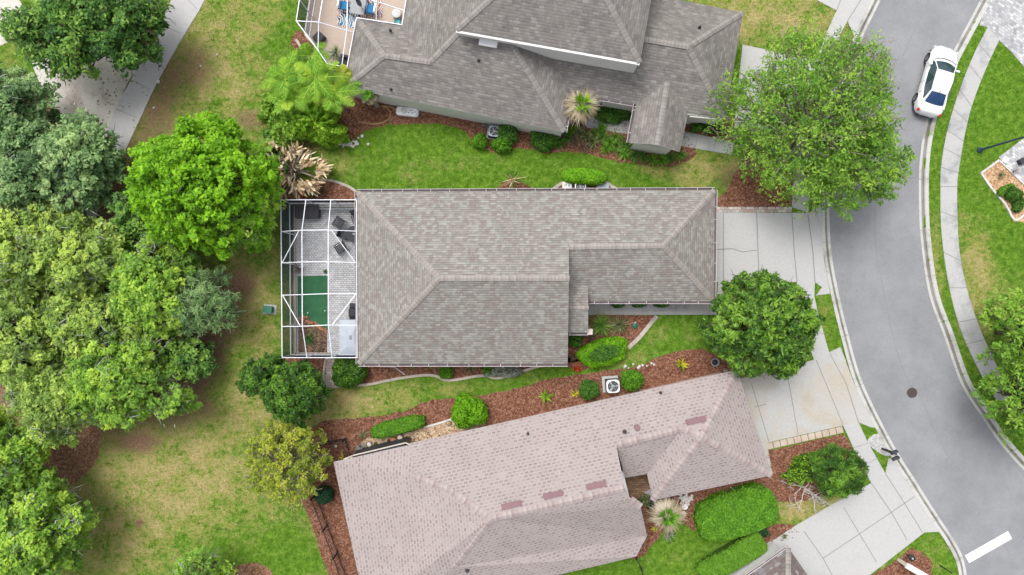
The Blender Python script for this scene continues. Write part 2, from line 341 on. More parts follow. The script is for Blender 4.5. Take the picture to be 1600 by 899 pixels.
class MB:
    def __init__(s): s.v = []; s.f = []; s.mi = []; s.uv = []; s.smooth = False
    def add(s, vs_, fs_, mi=0):
        b = len(s.v); s.v += [tuple(p) for p in vs_]
        seen = set()
        for f in fs_:
            k = frozenset(f)
            if k in seen: continue
            seen.add(k); s.f.append([b + i for i in f]); s.mi.append(mi)
    def box(s, c, sz, rz=0.0, mi=0, bev=0.0, taper=1.0):
        cx, cy, cz = c; hx, hy, hz = sz[0] / 2, sz[1] / 2, sz[2] / 2
        ca, sa = math.cos(rz), math.sin(rz)
        if bev <= 0:
            ring = lambda k: [(-hx * k, -hy * k), (hx * k, -hy * k), (hx * k, hy * k), (-hx * k, hy * k)]
            levels = [(-hz, 1.0), (hz, taper)]
        else:
            b = min(bev, hx * .9, hy * .9, hz * .9)
            def ring(k, b=b):
                X, Y = hx * k, hy * k; p = []
                for sx, sy, a0 in ((1, -1, -90), (1, 1, 0), (-1, 1, 90), (-1, -1, 180)):
                    for a in (0, 30, 60, 90):
                        t = R(a0 + a); p.append((sx * (X - b) + b * math.cos(t), sy * (Y - b) + b * math.sin(t)))
                return p
            levels = [(-hz, 1 - b / max(hx, hy) * .3), (-hz + b * .5, 1.0), (hz - b * .6, taper), (hz - b * .15, taper * (1 - .3 * b / max(hx, hy))), (hz, taper * (1 - .9 * b / max(hx, hy)))]
        vs_ = []; n = 0
        for z, k in levels:
            rg = ring(k); n = len(rg)
            for x, y in rg: vs_.append((cx + x * ca - y * sa, cy + x * sa + y * ca, cz + z))
        fs_ = [list(range(n))[::-1], [(len(levels) - 1) * n + i for i in range(n)]]
        for l in range(len(levels) - 1):
            for i in range(n):
                j = (i + 1) % n; fs_.append([l * n + i, l * n + j, (l + 1) * n + j, (l + 1) * n + i])
        s.add(vs_, fs_, mi)
    def tube(s, pts, rad, n=8, mi=0, cap=True):
        pts = [Vector(p) for p in pts]
        if not hasattr(rad, '__len__'): rad = [rad] * len(pts)
        vs_ = []; up = Vector((0, 0, 1)); ref = None
        for i, p in enumerate(pts):
            d = (pts[min(i + 1, len(pts) - 1)] - pts[max(i - 1, 0)]).normalized()
            if ref is None: ref = d.cross(up) if abs(d.z) < .95 else d.cross(Vector((1, 0, 0)))
            a = (ref - d * ref.dot(d)).normalized(); ref = a; b = d.cross(a)
            for k in range(n):
                t = 2 * math.pi * k / n; vs_.append(p + (a * math.cos(t) + b * math.sin(t)) * rad[i])
        fs_ = []
        for i in range(len(pts) - 1):
            for k in range(n):
                j = (k + 1) % n; fs_.append([i * n + k, i * n + j, (i + 1) * n + j, (i + 1) * n + k])
        if cap: fs_ += [list(range(n))[::-1], [(len(pts) - 1) * n + k for k in range(n)]]
        s.add(vs_, fs_, mi)
    def lathe(s, c, prof, n=20, mi=0, rz=0):
        vs_ = []
        for r, z in prof:
            for k in range(n):
                t = 2 * math.pi * k / n; vs_.append((c[0] + r * math.cos(t), c[1] + r * math.sin(t), c[2] + z))
        fs_ = []
        for i in range(len(prof) - 1):
            for k in range(n):
                j = (k + 1) % n; fs_.append([i * n + k, i * n + j, (i + 1) * n + j, (i + 1) * n + k])
        fs_ += [list(range(n))[::-1], [(len(prof) - 1) * n + k for k in range(n)]]
        s.add(vs_, fs_, mi)
    def bar(s, a, b, w, h, mi=0):
        """a box beam between two points, w wide, h deep"""
        a = Vector(a); b = Vector(b); d = (b - a).normalized()
        up = Vector((0, 0, 1)) if abs(d.z) < .95 else Vector((1, 0, 0))
        x = d.cross(up).normalized() * w / 2; y = x.cross(d).normalized() * h / 2
        vs_ = [a - x - y, a + x - y, a + x + y, a - x + y, b - x - y, b + x - y, b + x + y, b - x + y]
        s.add(vs_, [[3, 2, 1, 0], [4, 5, 6, 7], [0, 1, 5, 4], [1, 2, 6, 5], [2, 3, 7, 6], [3, 0, 4, 7]], mi)
    def prism(s, pts, z0, z1, mi=0, mside=None):
        n = len(pts)
        ar = sum(pts[i][0] * pts[(i + 1) % n][1] - pts[(i + 1) % n][0] * pts[i][1] for i in range(n))
        if ar < 0: pts = pts[::-1]
        vs_ = [(p[0], p[1], z1) for p in pts] + [(p[0], p[1], z0) for p in pts]
        tris = tessellate_polygon([[Vector((p[0], p[1], 0)) for p in pts]])
        for t in tris:
            a, b, c = t
            cr = (pts[b][0] - pts[a][0]) * (pts[c][1] - pts[a][1]) - (pts[b][1] - pts[a][1]) * (pts[c][0] - pts[a][0])
            if cr < 0: t = (a, c, b)
            b0 = len(s.v)
            s.add([vs_[i] for i in t], [[0, 1, 2]], mi)
        ms = mi if mside is None else mside
        for i in range(n):
            j = (i + 1) % n
            s.add([vs_[i], vs_[n + i], vs_[n + j], vs_[j]], [[0, 1, 2, 3]], ms)
    def mesh(s, name, mats):
        me = bpy.data.meshes.new(name); me.from_pydata(s.v, [], s.f)
        for m in (mats if isinstance(mats, (list, tuple)) else [mats]): me.materials.append(m)
        if len(s.mi): me.polygons.foreach_set('material_index', s.mi)
        if s.smooth: me.polygons.foreach_set('use_smooth', [True] * len(s.f))
        me.update(); return me
    def build(s, name, mats, parent=None, world=True):
        return link(name, s.mesh(name, mats), parent, world)

def npmesh(name, verts, faces, tint, mat, attrs=None):
    me = bpy.data.meshes.new(name)
    verts = np.asarray(verts, dtype=np.float32); faces = np.asarray(faces, dtype=np.int32); k = faces.shape[1]; nf = len(faces)
    me.vertices.add(len(verts)); me.vertices.foreach_set('co', verts.ravel())
    me.loops.add(nf * k); me.loops.foreach_set('vertex_index', faces.ravel())
    me.polygons.add(nf); me.polygons.foreach_set('loop_start', np.arange(0, nf * k, k, dtype=np.int32))
    me.update(calc_edges=True)
    a = me.attributes.new('tint', 'FLOAT', 'FACE'); a.data.foreach_set('value', np.clip(tint, 0, 1).astype(np.float32))
    for n_, v in (attrs or {}).items():
        a = me.attributes.new(n_, 'FLOAT', 'FACE'); a.data.foreach_set('value', v.astype(np.float32))
    for m in (mat if isinstance(mat, (list, tuple)) else [mat]): me.materials.append(m)
    return me

def unit(v): return v / (np.linalg.norm(v, axis=-1, keepdims=True) + 1e-9)
def leaf_quads(rng, P, N, L, Wd, jit=0.35):
    n = len(P); N = unit(N + rng.normal(0, jit, (n, 3)))
    t = unit(np.cross(N, rng.normal(0, 1, (n, 3)))); b = np.cross(N, t)
    L = L * rng.uniform(0.6, 1.35, (n, 1)); Wd = Wd * rng.uniform(0.7, 1.3, (n, 1))
    V = np.stack([P - t * L / 2, P + b * Wd / 2 - t * L * .05, P + t * L / 2, P - b * Wd / 2 - t * L * .05], 1).reshape(-1, 3)
    return V, np.arange(n * 4).reshape(n, 4)
def ribbons(rng, B, D, L, Wd, droop=0.4, seg=3, twist=0.4, taper=0.8):
    n = len(B); D = unit(D); L = np.broadcast_to(np.asarray(L, float).reshape(-1, 1) if np.ndim(L) else np.full((n, 1), L), (n, 1))
    Wd = np.broadcast_to(np.asarray(Wd, float).reshape(-1, 1) if np.ndim(Wd) else np.full((n, 1), Wd), (n, 1))
    side = unit(np.cross(D, np.array([0, 0, 1.0]) + rng.normal(0, twist, (n, 3))))
    V = []
    for k in range(seg + 1):
        t = k / seg
        c = B + D * L * t; c = c + np.array([0, 0, -1.0]) * L * droop * t * t
        ww = Wd * (1 - t) ** taper + 0.002 if k else Wd * 0.6
        V.append(c - side * ww / 2); V.append(c + side * ww / 2)
    V = np.stack(V, 1); m = 2 * (seg + 1)
    Fc = np.array([[2 * k, 2 * k + 1, 2 * k + 3, 2 * k + 2] for k in range(seg)])
    Fa = (np.arange(n)[:, None, None] * m + Fc[None]).reshape(-1, 4)
    return V.reshape(-1, 3), Fa, seg
class Cloud:
    def __init__(s): s.V = []; s.F = []; s.T = []; s.n = 0
    def add(s, V, Fc, T):
        s.V.append(V); s.F.append(Fc + s.n); s.T.append(T); s.n += len(V)
    def build(s, name, mat, parent=None):
        return link(name, npmesh(name, np.concatenate(s.V), np.concatenate(s.F), np.concatenate(s.T), mat), parent)

def smooth(pts, closed=False, k=6):
    n = len(pts); out = []
    for i in range(n if closed else n - 1):
        g = lambda j: pts[j % n] if closed else pts[max(0, min(n - 1, j))]
        p0, p1, p2, p3 = g(i - 1), g(i), g(i + 1), g(i + 2)
        for a in range(k):
            t = a / k
            out.append(tuple(0.5 * (2 * p1[c] + (p2[c] - p0[c]) * t + (2 * p0[c] - 5 * p1[c] + 4 * p2[c] - p3[c]) * t * t + (3 * p1[c] - p0[c] - 3 * p2[c] + p3[c]) * t ** 3) for c in (0, 1)))
    if not closed: out.append(tuple(pts[-1]))
    return out
def wp(pts, z=0.0): return [tuple(W(x, y, z)[:2]) for x, y in pts]
def offs(pts, d):
    """offset an open world polyline to its left by d"""
    out = []
    for i, p in enumerate(pts):
        a = Vector(pts[max(i - 1, 0)]); b = Vector(pts[min(i + 1, len(pts) - 1)]); t = (b - a).normalized()
        out.append((p[0] - t.y * d, p[1] + t.x * d))
    return out
def inset(poly, d):
    n = len(poly); ar = sum(poly[i][0] * poly[(i + 1) % n][1] - poly[(i + 1) % n][0] * poly[i][1] for i in range(n))
    sg = 1 if ar > 0 else -1; out = []
    for i in range(n):
        p0, p1, p2 = (Vector(poly[(i + j) % n]) for j in (-1, 0, 1))
        t1 = (p1 - p0).normalized(); t2 = (p2 - p1).normalized()
        n1 = Vector((-t1.y, t1.x)) * sg; n2 = Vector((-t2.y, t2.x)) * sg
        k = d / max(0.4, 1 + n1.dot(n2)); q = p1 + (n1 + n2) * k
        out.append((q.x, q.y))
    return out
def pip(P, poly):
    x, y = P[:, 0], P[:, 1]; ins = np.zeros(len(P), bool); n = len(poly)
    for i in range(n):
        x1, y1 = poly[i]; x2, y2 = poly[(i + 1) % n]
        c = ((y1 > y) != (y2 > y)) & (x < (x2 - x1) * (y - y1) / (y2 - y1 + 1e-12) + x1); ins ^= c
    return ins
NOLAWN = []
def strip_faces(mb, pts, w, z, mi=0, h=None):
    a = offs(pts, w / 2); b = offs(pts, -w / 2)
    for i in range(len(pts) - 1):
        if h is None:
            mb.add([(*b[i], z), (*b[i + 1], z), (*a[i + 1], z), (*a[i], z)], [[0, 1, 2, 3]], mi)
        else:
            q = [(*b[i], z), (*b[i + 1], z), (*a[i + 1], z), (*a[i], z)]
            mb.add([(x, y, z0) for x, y, z0 in q] + [(x, y, z - h) for x, y, z0 in q], [[0, 1, 2, 3], [4, 5, 1, 0], [5, 6, 2, 1], [6, 7, 3, 2], [7, 4, 0, 3]], mi)
def slab(name, px, mat, z=0.03, joints=(), th=0.12, jw=0.035, kind='structure', label=None, jmat='joint'):
    mb = MB(); pw = wp(px); mb.prism(pw, z - th, z); NOLAWN.append(pw)
    for j in joints: strip_faces(mb, wp(j), jw, z + 0.004, 1)
    o = mb.build(name, [MT[mat], MT[jmat]]); tag(o, label, None, None, kind); return o

exec_order = []
# ================================================================== THE SETTING
ROADL = [(1450, -140), (1405, -60), (1377, 0), (1350, 55), (1325, 115), (1308, 190), (1299, 260), (1297, 333), (1301, 400), (1312, 460), (1327, 523), (1350, 600), (1396, 693), (1433, 753), (1468, 808), (1490, 841), (1506, 872), (1513, 905), (1520, 960), (1525, 1050)]
ROADR = [(1610, -140), (1560, -55), (1533, 0), (1492, 77), (1465, 132), (1448, 190), (1439, 245), (1437, 300), (1440, 373), (1453, 460), (1477, 527), (1503, 600), (1536, 653), (1566, 696), (1604, 738), (1660, 790), (1760, 850), (1900, 900)]
RL = wp(smooth(ROADL)); RR = wp(smooth(ROADR))
road_poly = RL + RR[::-1]
KW = 0.58
kl = offs(RL, -KW * 0)  # placeholder for clarity: the kerb is laid outward of the road edge
mb = MB(); mb.prism(RL + RR[::-1], -0.3, -0.10)
tag(mb.build('road', MT['asphalt']), kind='structure')
NOLAWN.append(road_poly)
def kerb(pts, side):
    prof = [(0.0, -0.096), (0.17, -0.108), (0.20, -0.110), (0.28, -0.10), (0.33, -0.03), (0.38, 0.035), (0.43, 0.045), (KW, 0.04), (KW, -0.25)]
    mid = [1, 2, 3]
    mb = MB(); lines = [offs(pts, side * d) for d, _ in prof]
    for k in range(len(prof) - 1):
        for i in range(len(pts) - 1):
            q = [(*lines[k][i], prof[k][1]), (*lines[k][i + 1], prof[k][1]), (*lines[k + 1][i + 1], prof[k + 1][1]), (*lines[k + 1][i], prof[k + 1][1])]
            if side > 0: pass
            else: q = q[::-1]
            mb.add(q[::-1], [[0, 1, 2, 3]], 1 if k in mid else 0)
    # contraction joints every three metres or so
    acc = 0
    for i in range(1, len(pts)):
        acc += (Vector(pts[i]) - Vector(pts[i - 1])).length
        if acc > 3.0:
            acc = 0
            a = Vector((*lines[5][i], 0.05)); b = Vector((*lines[7][i], 0.046))
            mb.bar(a, b, 0.03, 0.006, 2); a = Vector((*lines[0][i], -0.094)); b = Vector((*lines[1][i], -0.105)); mb.bar(a, b, 0.03, 0.006, 2)
    NOLAWN.append(lines[0] + lines[-1][::-1])
    return tag(mb.build('kerb', [MT['kerb'], MT['kerbd'], MT['joint']]), kind='structure')
kerb(RL, -1); kerb(RR, 1)
# seam down the middle of the road
seam = wp(smooth([(1470, -40), (1453, 0), (1415, 80), (1390, 160), (1374, 250), (1368, 352), (1372, 400), (1385, 470), (1400, 540), (1420, 595), (1440, 622), (1475, 700), (1525, 765)]))
mb = MB(); strip_faces(mb, seam, 0.05, -0.096)
tag(mb.build('road_seam', MT['crack']), kind='structure')
mb = MB(); a = W(1511, 874, -.1); b = W(1578, 836, -.1)
strip_faces(mb, [a[:2], b[:2]], 0.58, -0.092)
tag(mb.build('stop_line', MT['paint']), kind='structure')

# sidewalks
def cross_joints(Lp, Rp, n, k=6):
    L_, R_ = smooth(Lp, k=k), smooth(Rp, k=k)
    out = []
    for i in range(1, n):
        t = i / n; a = L_[int(t * (len(L_) - 1))]; b = R_[int(t * (len(R_) - 1))]; out.append([a, b])
    return out
sl = [(1543, 43), (1521, 86), (1502, 133), (1487, 178), (1477, 217), (1470, 262), (1469, 300), (1471, 367), (1483, 450), (1500, 513), (1520, 560), (1543, 604), (1575, 650), (1620, 700), (1700, 765)]
sr = [(1561, 63), (1540, 108), (1520, 160), (1510, 197), (1503, 233), (1497, 270), (1495, 300), (1498, 385), (1510, 450), (1528, 507), (1548, 552), (1567, 590), (1600, 634), (1645, 682), (1715, 738)]
slab('sidewalk', smooth(sl) + smooth(sr)[::-1], 'walk', 0.035, cross_joints(sl, sr, 19), jw=0.045)
slab('sidewalk', [(1307, 17), (1292, 50), (1270, 110), (1250, 180), (1240, 250), (1237, 324), (1263, 333), (1266, 260), (1276, 185), (1295, 110), (1313, 53), (1324, 33)], 'conc', 0.034,
     [[(1290, 56), (1313, 55)], [(1262, 140), (1287, 140)], [(1243, 230), (1269, 230)]])
slab('sidewalk', [(1245, 441), (1273, 441), (1272, 462), (1277, 487), (1297, 557), (1272, 563), (1255, 515), (1247, 480)], 'conc', 0.034, [[(1248, 488), (1278, 488)], [(1258, 522), (1287, 521)]])
slab('sidewalk', [(1317, 665), (1341, 660), (1355, 690), (1383, 740), (1361, 755), (1338, 710)], 'conc', 0.034, [[(1333, 700), (1357, 692)], [(1347, 728), (1371, 716)]])
# driveways
slab('driveway', [(1100, 332), (1264, 333), (1282, 319), (1283, 333), (1287, 405), (1297, 459), (1275, 462), (1284, 449), (1273, 441), (1100, 441)], 'conc', 0.03,
     [[(1130, 333), (1130, 441)], [(1182, 333), (1184, 390), (1186, 441)], [(1237, 333), (1240, 385), (1245, 441)], [(1117, 390), (1145, 389), (1160, 394), (1182, 391)], [(1262, 335), (1270, 395), (1273, 441)]], jw=0.06)
slab('driveway', [(1130, 575), (1155, 592), (1235, 573), (1272, 562), (1313, 542), (1333, 596), (1350, 634), (1368, 668), (1361, 668), (1341, 660), (1317, 665), (1198, 692), (1207, 741), (1180, 748)], 'concw', 0.03,
     [[(1174, 600), (1201, 690)], [(1228, 575), (1247, 680)], [(1275, 563), (1317, 664)], [(1178, 636), (1197, 632)], [(1296, 552), (1322, 600), (1341, 660)]], jw=0.05)
slab('driveway', [(1361, 755), (1383, 740), (1388, 716), (1398, 718), (1421, 757), (1452, 806), (1467, 826), (1466, 831), (1444, 832), (1358, 899), (1330, 935), (1270, 970), (1225, 865), (1207, 845), (1240, 823), (1300, 788)], 'conc', 0.031,
     [[(1361, 755), (1392, 800), (1417, 844)], [(1286, 872), (1340, 836), (1428, 776)], [(1318, 793), (1345, 838), (1369, 878)], [(1256, 830), (1286, 873), (1300, 899)], [(1383, 740), (1412, 785), (1441, 832)]], jw=0.05)
slab('driveway', [(1230, -80), (1275, 0), (1307, 17), (1324, 33), (1336, 62), (1340, 50), (1363, 0), (1385, -45)], 'conc', 0.031, [[(1307, 17), (1320, -20)], [(1324, 33), (1345, 0), (1365, -40)]], jw=0.05)
slab('driveway', [(1160, 70), (1318, 104), (1303, 150), (1298, 200), (1290, 225), (1147, 200)], 'conc', 0.028, [[(1210, 82), (1200, 208)], [(1262, 94), (1250, 216)], [(1152, 140), (1302, 165)]], jw=0.05)
slab('driveway', [(1530, 40), (1545, 0), (1580, -60), (1700, -60), (1700, 130), (1600, 105), (1580, 82), (1561, 63), (1543, 43)], 'greypav', 0.03)
slab('driveway', [(1560, 246), (1600, 216), (1700, 160), (1700, 380), (1600, 290)], 'greypav', 0.03)
# walkways
slab('walkway', [(917, 487), (1118, 487), (1122, 441), (1130, 441), (1130, 487), (1125, 492), (917, 492), ], 'conc', 0.03)
slab('walkway', [(905, 466), (1130, 466), (1128, 491.5), (905, 491.5)], 'walk', 0.026, [[(953, 470), (953, 491)], [(1004, 470), (1004, 491)], [(1056, 470), (1056, 491)], [(1109, 470), (1109, 491)]])
slab('walkway', [(1065, 205), (1147, 222), (1143, 242), (1062, 228)], 'walk', 0.033, [[(1090, 210), (1086, 232)], [(1118, 216), (1114, 237)]])
slab('walkway', [(905, 185), (925, 178), (1000, 190), (1000, 213), (918, 200)], 'walk', 0.033, [[(950, 184), (947, 204)]])
slab('walkway', [(968, 725), (1020, 725), (1022, 782), (985, 776)], 'brownpav', 0.033)
slab('walkway', [(1006, 770), (1018, 762), (1024, 784), (1014, 783)], 'conc', 0.04)
slab('walkway', [(509, 556), (523, 556), (521, 590), (523, 605), (505, 605)], 'border', 0.03)
slab('walkway', [(1120, 899), (1150, 899), (1207, 845), (1240, 872), (1180, 960)], 'conc', 0.036)
slab('path', smooth([(340, -60), (320, 0), (284, 62), (247, 127), (222, 180), (200, 227), (182, 272), (160, 310), (142, 370), (120, 450)]) + smooth([(280, -40), (268, 0), (232, 70), (205, 125), (182, 167), (165, 215), (145, 265), (122, 320), (105, 380), (85, 450)])[::-1], 'path', 0.03,
     [[(250, 38), (283, 53)], [(230, 82), (258, 98)], [(203, 124), (235, 140)], [(180, 170), (214, 184)], [(164, 218), (195, 232)], [(286, -8), (308, 14)]])
slab('sand', smooth([(45, 70), (95, 40), (160, 30), (225, 80), (200, 128), (186, 165), (168, 214), (150, 240), (115, 215), (98, 180), (72, 150)], True), 'sand', 0.012, th=0.03)
slab('sand', smooth([(-30, -20), (30, 0), (32, 40), (15, 65), (-30, 70)], True), 'sand', 0.012, th=0.03)
slab('gravel_patch', smooth([(1355, 690), (1368, 678), (1380, 684), (1392, 706), (1386, 713), (1368, 704)], True), 'whitegravel', 0.02)

# mulch beds
BEDS = []
def bed(name, px, mat='mulch', chip='chips', z=0.02, sm=True, dens=26, label='', k=4):
    pts = smooth(px, True, k) if sm else px
    rng = np.random.default_rng(len(BEDS) + 50)
    pw = wp(pts)
    pw2 = []
    n = len(pw)
    for i in range(n):
        a, b = pw[i], pw[(i + 1) % n]; L = math.dist(a, b); m = max(1, int(L / 0.25))
        for j in range(m):
            t = j / m; jx, jy = rng.normal(0, 0.035, 2); pw2.append((a[0] + (b[0] - a[0]) * t + jx, a[1] + (b[1] - a[1]) * t + jy))
    mb = MB(); mb.prism(pw2, -0.05, z)
    o = mb.build(name, MT[mat]); NOLAWN.append(pw2)
    xs = [p[0] for p in pw2]; ys = [p[1] for p in pw2]
    A = (max(xs) - min(xs)) * (max(ys) - min(ys)); n = int(A * dens)
    P = np.stack([rng.uniform(min(xs), max(xs), n), rng.uniform(min(ys), max(ys), n)], 1); P = P[pip(P, pw2)]
    if len(P):
        Q = np.column_stack([P + rng.normal(0, .07, P.shape), rng.uniform(z + .01, z + .05, len(P))])
        N = np.tile([0, 0, 1.0], (len(Q), 1)); V, Fc = leaf_quads(rng, Q, N, 0.15, 0.06, 0.35)
        T = rng.beta(2, 2.2, len(Q)); me = npmesh(name + '_chips', V, Fc, T, LM[chip])
        c = link(name.replace('bed', 'chips') if 'bed' in name else 'chips', me, o)
        c['kind'] = 'stuff'
    BEDS.append(pw2)
    return tag(o, label, 'mulch bed', None, 'stuff')
bed('mulch_bed', [(478, 195), (500, 215), (510, 228), (545, 222), (570, 206), (600, 197), (640, 194), (690, 194), (722, 203), (740, 221), (762, 236), (785, 239), (805, 232), (830, 234), (850, 239), (880, 238), (917, 240), (949, 249), (980, 255), (1029, 261), (1060, 258), (1078, 249), (1087, 236), (1060, 205), (890, 170), (700, 140), (540, 120), (500, 150)], label='red mulch bed along the garden side of the grey roofed house')
bed('mulch_bed', [(1060, 180), (1140, 185), (1145, 222), (1060, 206)], sm=False, label='small mulch bed between grey house and its front walk')
bed('mulch_bed', [(455, 70), (470, 48), (500, 90), (512, 108), (490, 110), (478, 100)], label='narrow mulch bed outside the angled pool screen')
bed('mulch_bed', [(440, 314), (448, 296), (462, 285), (492, 282), (520, 283), (545, 292), (560, 303), (560, 316)], label='red mulch bed behind the dead plant above the screened patio')
bed('mulch_bed', [(858, 299), (880, 285), (945, 285), (964, 299), (964, 306), (858, 306)], sm=False, label='mulch bed under the air conditioners of the tan roofed house')
bed('mulch_bed', [(775, 306), (782, 288), (800, 281), (822, 288), (830, 306)], label='little mulch ring under the white flowering plant')
bed('mulch_bed', [(1118, 322), (1135, 300), (1150, 270), (1175, 245), (1215, 255), (1238, 275), (1236, 322)], label='mulch bed under the big street tree beside the driveway', dens=34)
bed('mulch_bed', [(556, 558), (556, 603), (563, 600), (579, 599), (606, 593), (638, 588), (667, 585), (683, 587), (696, 593), (716, 592), (737, 588), (759, 586), (775, 590), (797, 585), (820, 578), (849, 570), (890, 567), (890, 558)], label='long mulch bed under the lower eave of the tan roofed house')
bed('mulch_bed', [(442, 557), (510, 557), (508, 598), (480, 604), (445, 592)], sm=False, label='mulch bed below the screened patio')
bed('mulch_bed', [(880, 515), (915, 492.5), (1026, 492.5), (1012, 508), (998, 526), (980, 543), (940, 570), (905, 580), (880, 570)], sm=False, label='mulch bed at the front entry holding the lime hedge')
bed('mulch_bed', [(488, 668), (560, 653), (590, 651), (640, 640), (660, 629), (700, 623), (770, 615), (820, 603), (860, 592), (920, 584), (960, 577), (985, 575), (1012, 566), (1040, 554), (1065, 548), (1100, 547), (1130, 560), (1152, 580), (1100, 610), (700, 700), (560, 735), (570, 850), (600, 960), (520, 930), (513, 899), (506, 881), (495, 846), (485, 811), (470, 776), (500, 740)], label='long red mulch bed wrapping the pink roofed house', dens=30)
bed('gravel_bed', [(562, 712), (566, 690), (580, 684), (620, 678), (665, 668), (710, 653), (745, 646), (760, 662), (700, 690), (640, 705)], 'gravel', 'strawchips', 0.03, False, 10, 'tan gravel strip with pots along the pink roofed house')
bed('mulch_bed', [(975, 770), (1020, 770), (1200, 735), (1196, 706), (1260, 691), (1318, 678), (1332, 700), (1348, 733), (1330, 752), (1295, 772), (1240, 785), (1215, 785), (1195, 765), (1120, 785), (1088, 800), (1085, 830), (1066, 815), (1048, 812), (1030, 838), (1006, 868), (990, 875)], label='mulch bed in front of the pink roofed house beside its driveway', sm=False)
bed('mulch_bed', [(1085, 905), (1105, 885), (1140, 855), (1190, 826), (1215, 819), (1245, 823), (1238, 838), (1210, 850), (1180, 860), (1130, 905)], label='mulch bed around the flat clipped hedge')
bed('mulch_bed', [(1360, 905), (1385, 885), (1408, 870), (1425, 857), (1450, 872), (1456, 892), (1450, 920), (1370, 940)], label='mulch bed in the lawn corner by the stop line')
bed('straw_bed', [(1532, 270), (1560, 250), (1602, 290), (1640, 320), (1640, 360), (1585, 346)], 'straw', 'strawchips', 0.02, False, 30, 'tan wood chip bed with white edging beside grey pavers')
bed('leaf_litter', [(70, 690), (105, 672), (148, 668), (156, 700), (140, 735), (95, 765), (40, 770), (45, 735)], 'litter', 'litterchips', 0.015, True, 40, 'brown leaf litter under the mossy oaks')
bed('leaf_litter', [(360, 899), (372, 884), (395, 879), (418, 887), (425, 905), (380, 930)], 'litter', 'litterchips', 0.015, True, 30, 'brown leaf litter patch at the bottom of the back yard')

# edging, each curb a thing
def edging(px, label, w=0.17, z=0.1, mat='edging', sm=True, group='edging curbs round the beds'):
    mb = MB(); pts = wp(smooth(px) if sm else px); 
    # cast in short blocks
    acc = [pts[0]]; 
    for p in pts[1:]:
        if math.dist(p, acc[-1]) > 0.3 or p is pts[-1]: acc.append(p)
    strip_faces(mb, acc, w, z, 0, 0.12)
    for i in range(1, len(acc) - 1, 2):
        t = (Vector(acc[i + 1]) - Vector(acc[i - 1])).normalized(); nn_ = Vector((-t.y, t.x)) * w / 2; c = Vector(acc[i])
        mb.bar((*(c - nn_), z + .003), (*(c + nn_), z + .003), 0.02, 0.006, 1)
    tag(mb.build('bed_edging', [MT[mat], MT['joint']]), label, 'edging', group)
    NOLAWN.append(offs(pts, w / 2) + offs(pts, -w / 2)[::-1])
edging([(563, 602), (579, 600.5), (606, 594.5), (638, 589), (667, 586), (683, 588), (696, 594), (716, 593), (737, 589), (759, 587), (775, 591), (797, 586), (820, 579), (849, 571), (883, 569)], 'long wavy pale edging below the lower eave of the tan roofed house')
edging([(1026, 494), (1012, 511), (998, 528), (981, 544)], 'pale edging curving from front walk to lime hedge', 0.26)
edging([(498, 282), (520, 283), (545, 292), (558, 301)], 'pale edging above the screened patio behind the dead plant')
edging([(862, 298), (872, 290), (881, 285)], 'pale edging left of the hedge by air conditioners', 0.2)
edging([(945, 285), (954, 290), (964, 297)], 'pale edging right of the hedge by air conditioners', 0.2)
edging([(457, 286), (448, 298), (444, 308)], 'short pale edging at upper left corner of the screened patio')
edging([(463, 62), (474, 80), (484, 96)], 'pale edging outside the angled pool screen')
edging([(1532, 271), (1560, 251)], 'white edging across the top of the tan wood chip bed', 0.12, mat='stone')
edging([(1532, 271), (1550, 297), (1570, 320), (1585, 345), (1602, 333)], 'white edging down the lawn side of tan wood chip bed', 0.12, mat='stone')
edging([(1560, 251), (1582, 272), (1602, 291)], 'white edging between wood chips and grey pavers', 0.1, mat='stone')
edging([(508, 604), (506, 585), (509, 562)], 'pale edging beside the brick path below the patio', 0.14)
edging([(662, 668), (690, 660), (712, 653)], 'white edging line between gravel strip and red mulch', 0.12, mat='stone', sm=False)
edging([(519, 605), (535, 603), (563, 602)], 'short pale edging under the round shrub below the patio')

# border pavers beside driveways
mb = MB(); mb.prism(wp([(1117, 323.5), (1237, 323.5), (1237, 332), (1117, 332)]), -.05, .034)
tag(mb.build('paver_border', MT['border']), 'strip of pink and grey brick pavers along top of driveway', 'pavers')
NOLAWN.append(wp([(1117, 323.5), (1237, 323.5), (1237, 332), (1117, 332)]))
N_ = 11
for i in range(N_):
    t = (i + .5) / N_; p = W(1197 + (1317 - 1197) * t, 698 - (698 - 671) * t, 0)
    mb = MB(); mb.box((p.x, p.y, 0.02), (0.43, 0.42, 0.07), R(12.7), 0, 0.02)
    tag(mb.build('paving_slab', MT['blockpav']), 'square pinkish paving slab in the row edging the rust stained driveway', 'paver', 'square slabs edging the driveway')
NOLAWN.append(wp([(1190, 690), (1318, 664), (1318, 680), (1190, 708)]))

